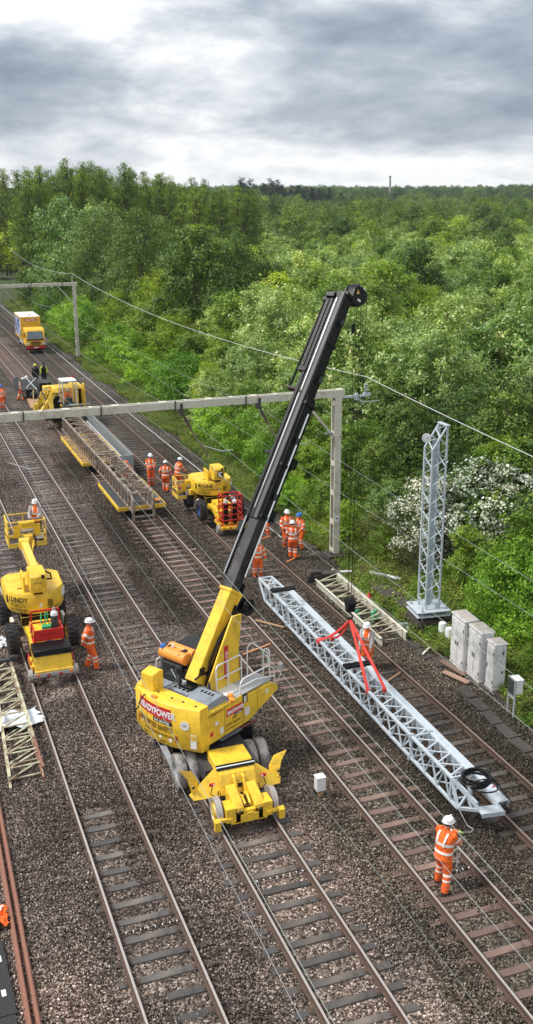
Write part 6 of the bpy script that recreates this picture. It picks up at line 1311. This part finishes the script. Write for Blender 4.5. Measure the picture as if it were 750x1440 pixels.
def skin_body(J, E_, rads, root):
    me = bpy.data.meshes.new('sk'); me.from_pydata([tuple(v) for v in J], E_, []); o = bpy.data.objects.new('sk', me); C.objects.link(o)
    o.modifiers.new('s', 'SKIN'); me.skin_vertices or me.skin_vertices.new() if False else None
    if not me.skin_vertices: me.attributes.new('skin', 'FLOAT', 'POINT') if False else None
    for i, r_ in enumerate(rads): me.skin_vertices[0].data[i].radius = (r_, r_)
    me.skin_vertices[0].data[root].use_root = True
    o.modifiers.new('u', 'SUBSURF').levels = 1
    bpy.context.view_layer.update()
    m2 = bpy.data.meshes.new_from_object(o.evaluated_get(bpy.context.evaluated_depsgraph_get())); bpy.data.objects.remove(o); return m2
PC = [0]
def person(x, y, z, face, label, pose=None, helmet=HELM, top=None, leg=None, sleeve=None, glove=GLOD, h=1.76, vest=False, stripes=True, legs=True, group=None):
    """face: direction looked at, degrees from +X. pose keys: lean, twist, hl, hr (hand targets), fl, fr (foot targets), sit, crouch"""
    p = dict(lean=0, hl=(-.27, .05, .82), hr=(.27, .05, .82), fl=(-.11, .02, .0), fr=(.11, -.02, .0), drop=0, look=0); p.update(pose or {})
    top = top or (HIV, HIV2, HIV)[PC[0] % 3]; leg = leg or (HIV2, HIV, HIV2, HIV2)[PC[0] % 4]; PC[0] += 1
    s = h/1.76; t = thing('person', label, 'person', (x, y, z), R(face-90), group); t.scale = (s, s, s)
    hz = .93-p['drop']; hip = Vector((0, -.02-p['drop']*.35, hz)); ln = R(p['lean']); upv = Vector((0, math.sin(ln), math.cos(ln))); fwv = Vector((0, math.cos(ln), -math.sin(ln)))
    ch = hip+upv*.36; sh = hip+upv*.52; nk = hip+upv*.60; hd = hip+upv*.70+fwv*.025
    def ik(a, c, l1, l2, pole):
        a = Vector(a); c = Vector(c); d = c-a; L_ = min(d.length, (l1+l2)*.995); dn = d.normalized(); c = a+dn*L_; q = (l1*l1-l2*l2+L_*L_)/(2*L_); hh = math.sqrt(max(0, l1*l1-q*q)); pv = Vector(pole)-dn*Vector(pole).dot(dn); pv = pv.normalized() if pv.length > .01 else Vector((0, 1, 0)); return a+dn*q+pv*hh, c
    sl = sh+Vector((-.19, 0, -.01)); sr = sh+Vector((.19, 0, -.01))
    el, hl = ik(sl, p['hl'], .29, .27, (-.7, -.6, -.3)); er, hr = ik(sr, p['hr'], .29, .27, (.7, -.6, -.3))
    hpl = hip+Vector((-.095, 0, -.02)); hpr = hip+Vector((.095, 0, -.02)); al = Vector(p['fl'])+Vector((0, -.03, .09)); ar = Vector(p['fr'])+Vector((0, -.03, .09))
    kl, al = ik(hpl, al, .43, .42, (-.12, 1, 0)); kr, ar = ik(hpr, ar, .43, .42, (.12, 1, 0))
    # continuous body with five-fingered hands and a face
    J = [hip, hip+upv*.2, ch, sh, nk, hip+upv*.66+fwv*.01, hd+upv*.045, hd+upv*.12, sl, el, hl, sr, er, hr, hpl, kl, al, al+Vector((0, .15, -.055)), hpr, kr, ar, ar+Vector((0, .15, -.055))]
    E_ = [(0, 1), (1, 2), (2, 3), (3, 4), (4, 5), (5, 6), (6, 7), (3, 8), (8, 9), (9, 10), (3, 11), (11, 12), (12, 13), (0, 14), (14, 15), (15, 16), (16, 17), (0, 18), (18, 19), (19, 20), (20, 21)]
    rd = [.12, .11, .12, .085, .05, .055, .082, .055, .055, .042, .028, .055, .042, .028, .08, .055, .04, .035, .08, .055, .04, .035]
    for hv, e0, sgn, idx_ in ((hl, el, -1, 10), (hr, er, 1, 13)):
        d = (hv-e0).normalized(); s1 = d.cross(upv).normalized() if abs(d.dot(upv)) < .95 else Vector((1, 0, 0)); pm = len(J); J.append(hv+d*.06); E_.append((idx_, pm)); rd.append(.03); cl = s1.cross(d).normalized()*-.02
        for k, ln_ in enumerate((.075, .085, .08, .062)):
            o_ = s1*(-.027+.018*k); J.append(hv+d*.085+o_); E_.append((pm, len(J)-1)); rd.append(.0095); J.append(hv+d*(.085+ln_*.55)+o_+cl*.6); E_.append((len(J)-2, len(J)-1)); rd.append(.009); J.append(hv+d*(.085+ln_*.85)+o_+cl*1.9); E_.append((len(J)-2, len(J)-1)); rd.append(.0075)
        J.append(hv+d*.05+s1*-.04+cl*.5); E_.append((pm, len(J)-1)); rd.append(.011); J.append(hv+d*.085+s1*-.052+cl*1.4); E_.append((len(J)-2, len(J)-1)); rd.append(.009)
    me = skin_body(J, E_, rd, 0)
    # face: nose, brow, eyes, mouth and ears set into the head surface
    bm = bmesh.new(); bm.from_mesh(me); c = hd+upv*.04
    for v in bm.verts:
        q = v.co-c
        if q.length < .16:
            f = q.dot(fwv); u_ = q.dot(upv); sx_ = q.x
            if f > .03 and abs(sx_) < .022 and -.03 < u_ < .02: v.co += fwv*.018
            if f > .03 and .012 < abs(sx_) < .045 and -.0 < u_ < .03: v.co -= fwv*.006
    bm.to_mesh(me); bm.free(); me.materials.clear(); me.materials.append(SKIN); me.polygons.foreach_set('use_smooth', [True]*len(me.polygons))
    b = MB(); b.v = [tuple(v.co) for v in me.vertices]; b.f = [tuple(q.vertices) for q in me.polygons]; b.m = [b.mi(SKIN)]*len(b.f)
    gl = b.mi(glove)
    for i, f_ in enumerate(b.f):
        cc = sum((Vector(b.v[k]) for k in f_), Vector())/len(f_)
        if (cc-hl).dot((hl-el).normalized()) > .005 and (cc-hl).length < .25: b.m[i] = gl
        if (cc-hr).dot((hr-er).normalized()) > .005 and (cc-hr).length < .25: b.m[i] = gl
    bmm = b.mi(BOOT)
    for e in (-1, 1): b.lathe(BLK, c+fwv*.083+Vector((e*.03, 0, 0))+upv*.012, fwv, [(.001, -.004), (.009, -.002), (.009, .003), (.001, .005)], 8); b.lathe(SKIN, c+Vector((e*.088, 0, 0))-fwv*.005, (e, 0, 0), [(.022, -.01), (.02, .006), (.001, .01)], 8)
    b.bar(paint('lips', (.35, .12, .1)), c+fwv*.080-upv*.052-Vector((.02, 0, 0)), c+fwv*.080-upv*.052+Vector((.02, 0, 0)), .01)
    b.build('body', t, smooth=80)
    b = MB(); X_ = Vector((1, 0, 0)); b.add([c+Vector((math.cos(a)*math.cos(e_)*.090, 0, 0))+fwv*(math.sin(a)*math.cos(e_)*.092-.02)+upv*(math.sin(e_)*.09+.01) for e_ in (-.5, -.1, .3) for a in [math.pi*.93+k*math.pi*1.14/9 for k in range(10)]], [(i*10+k, i*10+k+1, (i+1)*10+k+1, (i+1)*10+k) for i in range(2) for k in range(9)], HAIR); b.build('hair', t)
    # helmet with brim
    b = MB(); hc = hd+upv*.075; prof = [(1.0, 0), (1.0, .25), (.93, .55), (.75, .8), (.45, .96), (.001, 1.)]
    V = []; n = 18
    for r_, z_ in prof: V += [hc+X_*math.cos(a)*.122*r_+fwv*math.sin(a)*.148*r_+upv*z_*.125 for a in [2*math.pi*k/n for k in range(n)]]
    F = [(i*n+k, i*n+(k+1) % n, (i+1)*n+(k+1) % n, (i+1)*n+k) for i in range(len(prof)-1) for k in range(n)]; b.add(V, F+[tuple(range(n))[::-1]], helmet)
    V = [hc+X_*math.cos(a)*.128*q_+fwv*(math.sin(a)*.15*q_+(.035*max(0, math.sin(a)) if q_ > 1 else 0))+upv*zz for q_, zz in ((.95, .012), (1.06, .0), (.95, -.008)) for a in [2*math.pi*k/n for k in range(n)]]
    b.add(V, [(i*n+k, i*n+(k+1) % n, (i+1)*n+(k+1) % n, (i+1)*n+k) for i in range(2) for k in range(n)], helmet); b.box(helmet, hc+upv*.122, (.03, .18, .02)); b.build('helmet', t, smooth=50)
    # jacket
    def sec(c_, rx, ry): return (c_, rx, ry, X_, fwv)
    TS = [sec(hip-upv*.10, .205, .15), sec(hip+upv*.02, .20, .145), sec(hip+upv*.17, .185, .135), sec(ch, .215, .15), sec(hip+upv*.47, .21, .125), sec(sh+upv*.03, .13, .09), sec(nk, .075, .072)]
    TS = [(c_, rx*1.10, ry*1.18, ax, ay) if i_ < 5 else (c_, rx, ry, ax, ay) for i_, (c_, rx, ry, ax, ay) in enumerate(TS)]; TS = refine(TS, 3); rr = random.Random(int(x*13+y*7)); TSw = [(c_+Vector((rr.uniform(-.004, .004), rr.uniform(-.004, .004), 0)), rx*(1+rr.uniform(-.03, .03)), ry*(1+rr.uniform(-.04, .04)), ax, ay) for c_, rx, ry, ax, ay in TS]
    b = MB(); ring_loft(b, top, TSw, 18)
    sv = sleeve or top; AS = []
    for s0, e0, h0 in ((sl, el, hl), (sr, er, hr)):
        inn = s0.lerp(sh, .45); S = refine(limb_secs([inn, s0, s0.lerp(e0, .5), e0, e0.lerp(h0, .5), h0], [.078, .092, .082, .074, .066, .053]), 2); S = [(c_, a_*(1+rr.uniform(-.09, .09)), b_*(1+rr.uniform(-.09, .09)), ax, ay) for c_, a_, b_, ax, ay in S]; AS.append(S); ring_loft(b, sv, S, 12)
    b.add([nk+X_*math.cos(a)*q_+fwv*math.sin(a)*q_*.95+upv*z_ for q_, z_ in ((.08, -.03), (.082, .04), (.066, .035)) for a in [2*math.pi*k/14 for k in range(14)]], [(i*14+k, i*14+(k+1) % 14, (i+1)*14+(k+1) % 14, (i+1)*14+k) for i in range(2) for k in range(14)], top)
    b.build('jacket', t, smooth=60)
    LS = []
    if legs:
        b = MB(); ring_loft(b, leg, refine([sec(hip-upv*.06, .17, .125), sec(hip+upv*.08, .165, .12)], 1), 14)
        for h0, k0, a0 in ((hpl, kl, al), (hpr, kr, ar)):
            S = refine(limb_secs([h0+Vector((0, 0, .06)), h0.lerp(k0, .5), k0, k0.lerp(a0, .5), a0+Vector((0, 0, -.015))], [.12, .112, .094, .09, .084]), 3); S = [(c_, a_*(1+rr.uniform(-.09, .09)), b_*(1+rr.uniform(-.09, .09)), ax, ay) for c_, a_, b_, ax, ay in S]; LS.append(S); ring_loft(b, leg, S, 12)
        b.build('trousers', t, smooth=60)
        b = MB()
        for a0 in (al, ar):
            f_ = Vector((a0.x, a0.y, a0.z-.09)); ring_loft(b, BOOT, [(f_+Vector((0, -.07, .0)), .045, .02, (1, 0, 0), (0, 0, 1)), (f_+Vector((0, -.06, .045)), .05, .055, (1, 0, 0), (0, 0, 1)), (f_+Vector((0, .03, .045)), .05, .055, (1, 0, 0), (0, 0, 1)), (f_+Vector((0, .12, .035)), .052, .04, (1, 0, 0), (0, 0, 1)), (f_+Vector((0, .19, .025)), .035, .025, (1, 0, 0), (0, 0, 1))], 10)
            b.cyl(BOOT, f_+Vector((0, -.02, .05)), f_+Vector((0, -.01, .16)), .052, 10)
        b.build('boots', t, smooth=50)
    if stripes:
        b = MB(); band(b, TSw, .20, .265, n=18); band(b, TSw, .40, .465, n=18)
        if not sleeve:
            for S in AS: band(b, S, .38, .47, n=12); band(b, S, .68, .77, n=12)
        for S in LS: band(b, S, .50, .565, n=12); band(b, S, .66, .72, n=12)
        for e in (-1, 1):          # braces over the shoulders, front and back
            for fs in (1, -1):
                P = []; 
                for k in range(6):
                    f = .42+.42*k/5; i = min(int(f*(len(TSw)-1)), len(TSw)-2); c_, rx, ry, ax, ay = TSw[i]; xx = min(.09+.03*k/5, rx*.8); yy = ry*math.sqrt(max(0, 1-(xx/rx)**2))+.01; P.append(Vector(c_)+Vector((e*xx, 0, 0))+fwv*fs*yy)
                for a, c_ in zip(P[:-1], P[1:]): b.bar2(TAPE, a, c_, Vector((1, 0, 0)), fwv, .045, .008)
        b.build('reflective_bands', t, smooth=60)
    return t
GG = -.2
person(11.17, 18.22, GG+.03, 22, 'worker in the foreground in orange with white helmet holding the tag line, seen from behind', dict(hl=(-.04, .50, 1.22), hr=(.12, .42, 1.05), fl=(-.2, .12, 0), fr=(.2, -.14, 0), lean=7), glove=GLOV, h=1.86)
person(5.64, 33.15, GG, -12, 'worker in orange walking alone right of the near access platform, hands behind the back', dict(hl=(-.12, -.24, .95), hr=(.14, -.24, .95), fl=(-.12, -.12, 0), fr=(.12, .2, 0)), h=1.86)
person(5.15, 41.5, 2.04, 250, 'worker with grey sleeves and orange vest standing in the raised yellow basket', dict(hl=(-.1, .38, 1.05), hr=(.2, .38, 1.02), lean=8), sleeve=GREYC, leg=DGR, h=1.72)
person(13.48, 55.6, GG, 268, 'leftmost worker of three in orange by the near flat wagon, hands together in front', dict(hl=(-.06, .24, 1.08), hr=(.06, .25, 1.06), fl=(-.09, 0, 0), fr=(.09, 0, 0)), h=1.84)
person(13.95, 54.1, GG, 70, 'middle worker of three in orange by the near flat wagon, seen from behind', dict(hl=(-.3, .1, .95), hr=(.28, .12, .92), fl=(-.12, .12, 0), fr=(.08, -.1, 0), lean=5), h=1.74)
person(14.72, 54.3, GG, 20, 'rightmost worker of three in orange, leaning to the basket of the platform with red cage', dict(hl=(-.05, .45, 1.0), hr=(.2, .42, .95), fl=(-.1, -.12, 0), fr=(.1, .12, 0), lean=12), h=1.80)
person(12.55, 57.2, GG+.02, 215, 'worker in orange crouching behind the end of the near flat wagon', dict(drop=.48, lean=28, hl=(-.2, .35, .35), hr=(.2, .35, .35), fl=(-.16, .1, 0), fr=(.16, -.2, 0)), helmet=HIV, h=1.7)
person(16.6, 44.9, GG, 210, 'worker in orange just right of the crane boom, partly hidden by it', dict(hl=(-.22, .2, .95), hr=(.3, .12, .9), fl=(-.12, .1, 0), fr=(.12, -.08, 0)), helmet=BLUEH, h=1.72)
person(16.78, 42.75, GG, 262, 'farther left worker of the three near the gantry post, with white helmet, facing us', dict(hl=(-.22, .1, .9), hr=(.22, .2, .98), fl=(-.1, .1, 0), fr=(.1, -.05, 0)), h=1.82)
person(17.4, 42.55, GG-.04, 200, 'worker with blue helmet standing near the gantry post', dict(hl=(-.2, .22, .95), hr=(.2, .24, .98), fl=(-.14, .08, 0), fr=(.12, -.1, 0), lean=7), helmet=BLUEH, h=1.74)
person(16.5, 41.3, GG, 80, 'nearest worker of the three near the gantry post, with white helmet, back to us', dict(hl=(-.24, .15, .92), hr=(.24, .12, .9), fl=(-.08, .12, 0), fr=(.1, -.1, 0), lean=6), h=1.74)
person(14.15, 39.5, GG+.02, 262, 'worker in orange facing us at the far end of the pale lattice beam', dict(hl=(-.34, .1, .88), hr=(.34, .12, .88), fl=(-.13, .02, 0), fr=(.13, 0, 0)), h=1.72, glove=GLOV)
person(14.72, 29.75, GG, 222, 'worker in orange vest behind the pale lattice beam, hand on the red sling', dict(hl=(-.2, .25, .9), hr=(.12, .48, .92), fl=(-.12, 0, 0), fr=(.12, 0, 0), lean=8), sleeve=GREYC, glove=SKIN, h=1.74)
person(10.0, 84.4, GG, 20, 'worker in orange bending to the far trolley', dict(hl=(-.1, .5, 1.0), hr=(.15, .5, 1.0), fl=(-.15, -.25, 0), fr=(.1, .1, 0), lean=16), h=1.8)
person(10.75, 85.6, GG, 200, 'worker in orange half hidden behind the raised arm of the far trolley', dict(lean=10), h=1.74)
person(8.12, 81.4, GG, 250, 'worker in orange with blue helmet at the left edge beyond the near beam', dict(), helmet=BLUEH, h=1.84)
person(11.6, 87.2, GG+.7, 265, 'left one of two workers in black and yellow beyond the excavator', dict(), top=BLK, leg=BLK, sleeve=BLK, helmet=HIY, h=1.72, stripes=False)
person(12.35, 87.6, GG+.7, 265, 'right one of two workers in black and yellow beyond the excavator', dict(), top=BLK, leg=BLK, sleeve=HIY, helmet=BLK, h=1.72, stripes=False)
person(12.0, 73.85, .72, 265, 'driver in orange sitting inside the glazed excavator cab', dict(hl=(-.2, .4, 1.05), hr=(.2, .4, 1.05), drop=.05, fl=(-.1, .45, .45), fr=(.1, .45, .45)), h=1.7, stripes=False)
print('people done')
# ================================================================== AIR
m = bpy.data.materials.new('haze'); m.use_nodes = True; nt = m.node_tree; nt.nodes.remove(nt.nodes['Principled BSDF'])
pv = nt.nodes.new('ShaderNodeVolumePrincipled'); pv.inputs['Color'].default_value = (.78, .86, .95, 1); pv.inputs['Density'].default_value = .00013; pv.inputs['Anisotropy'].default_value = .1
nt.links.new(pv.outputs[0], nt.nodes['Material Output'].inputs['Volume'])
b = MB(); b.box(m, (600, 900, 25), (3200, 2400, 66)); o = b.build('haze', smooth=0); o['kind'] = 'stuff'; o['label'] = 'thin pale haze over the far woods'

t = thing('chimney', 'lone slim chimney standing on the far wooded skyline', 'chimney', (406, 803, 0))
b = MB(); b.tube(CONC, [(0, 0, 0), (0, 0, 29)], [1.1, .8], 14); b.build('shaft', t); b = MB(); b.cyl(DGR, (0, 0, 28.6), (0, 0, 29.4), .95, 14); b.build('rim', t)
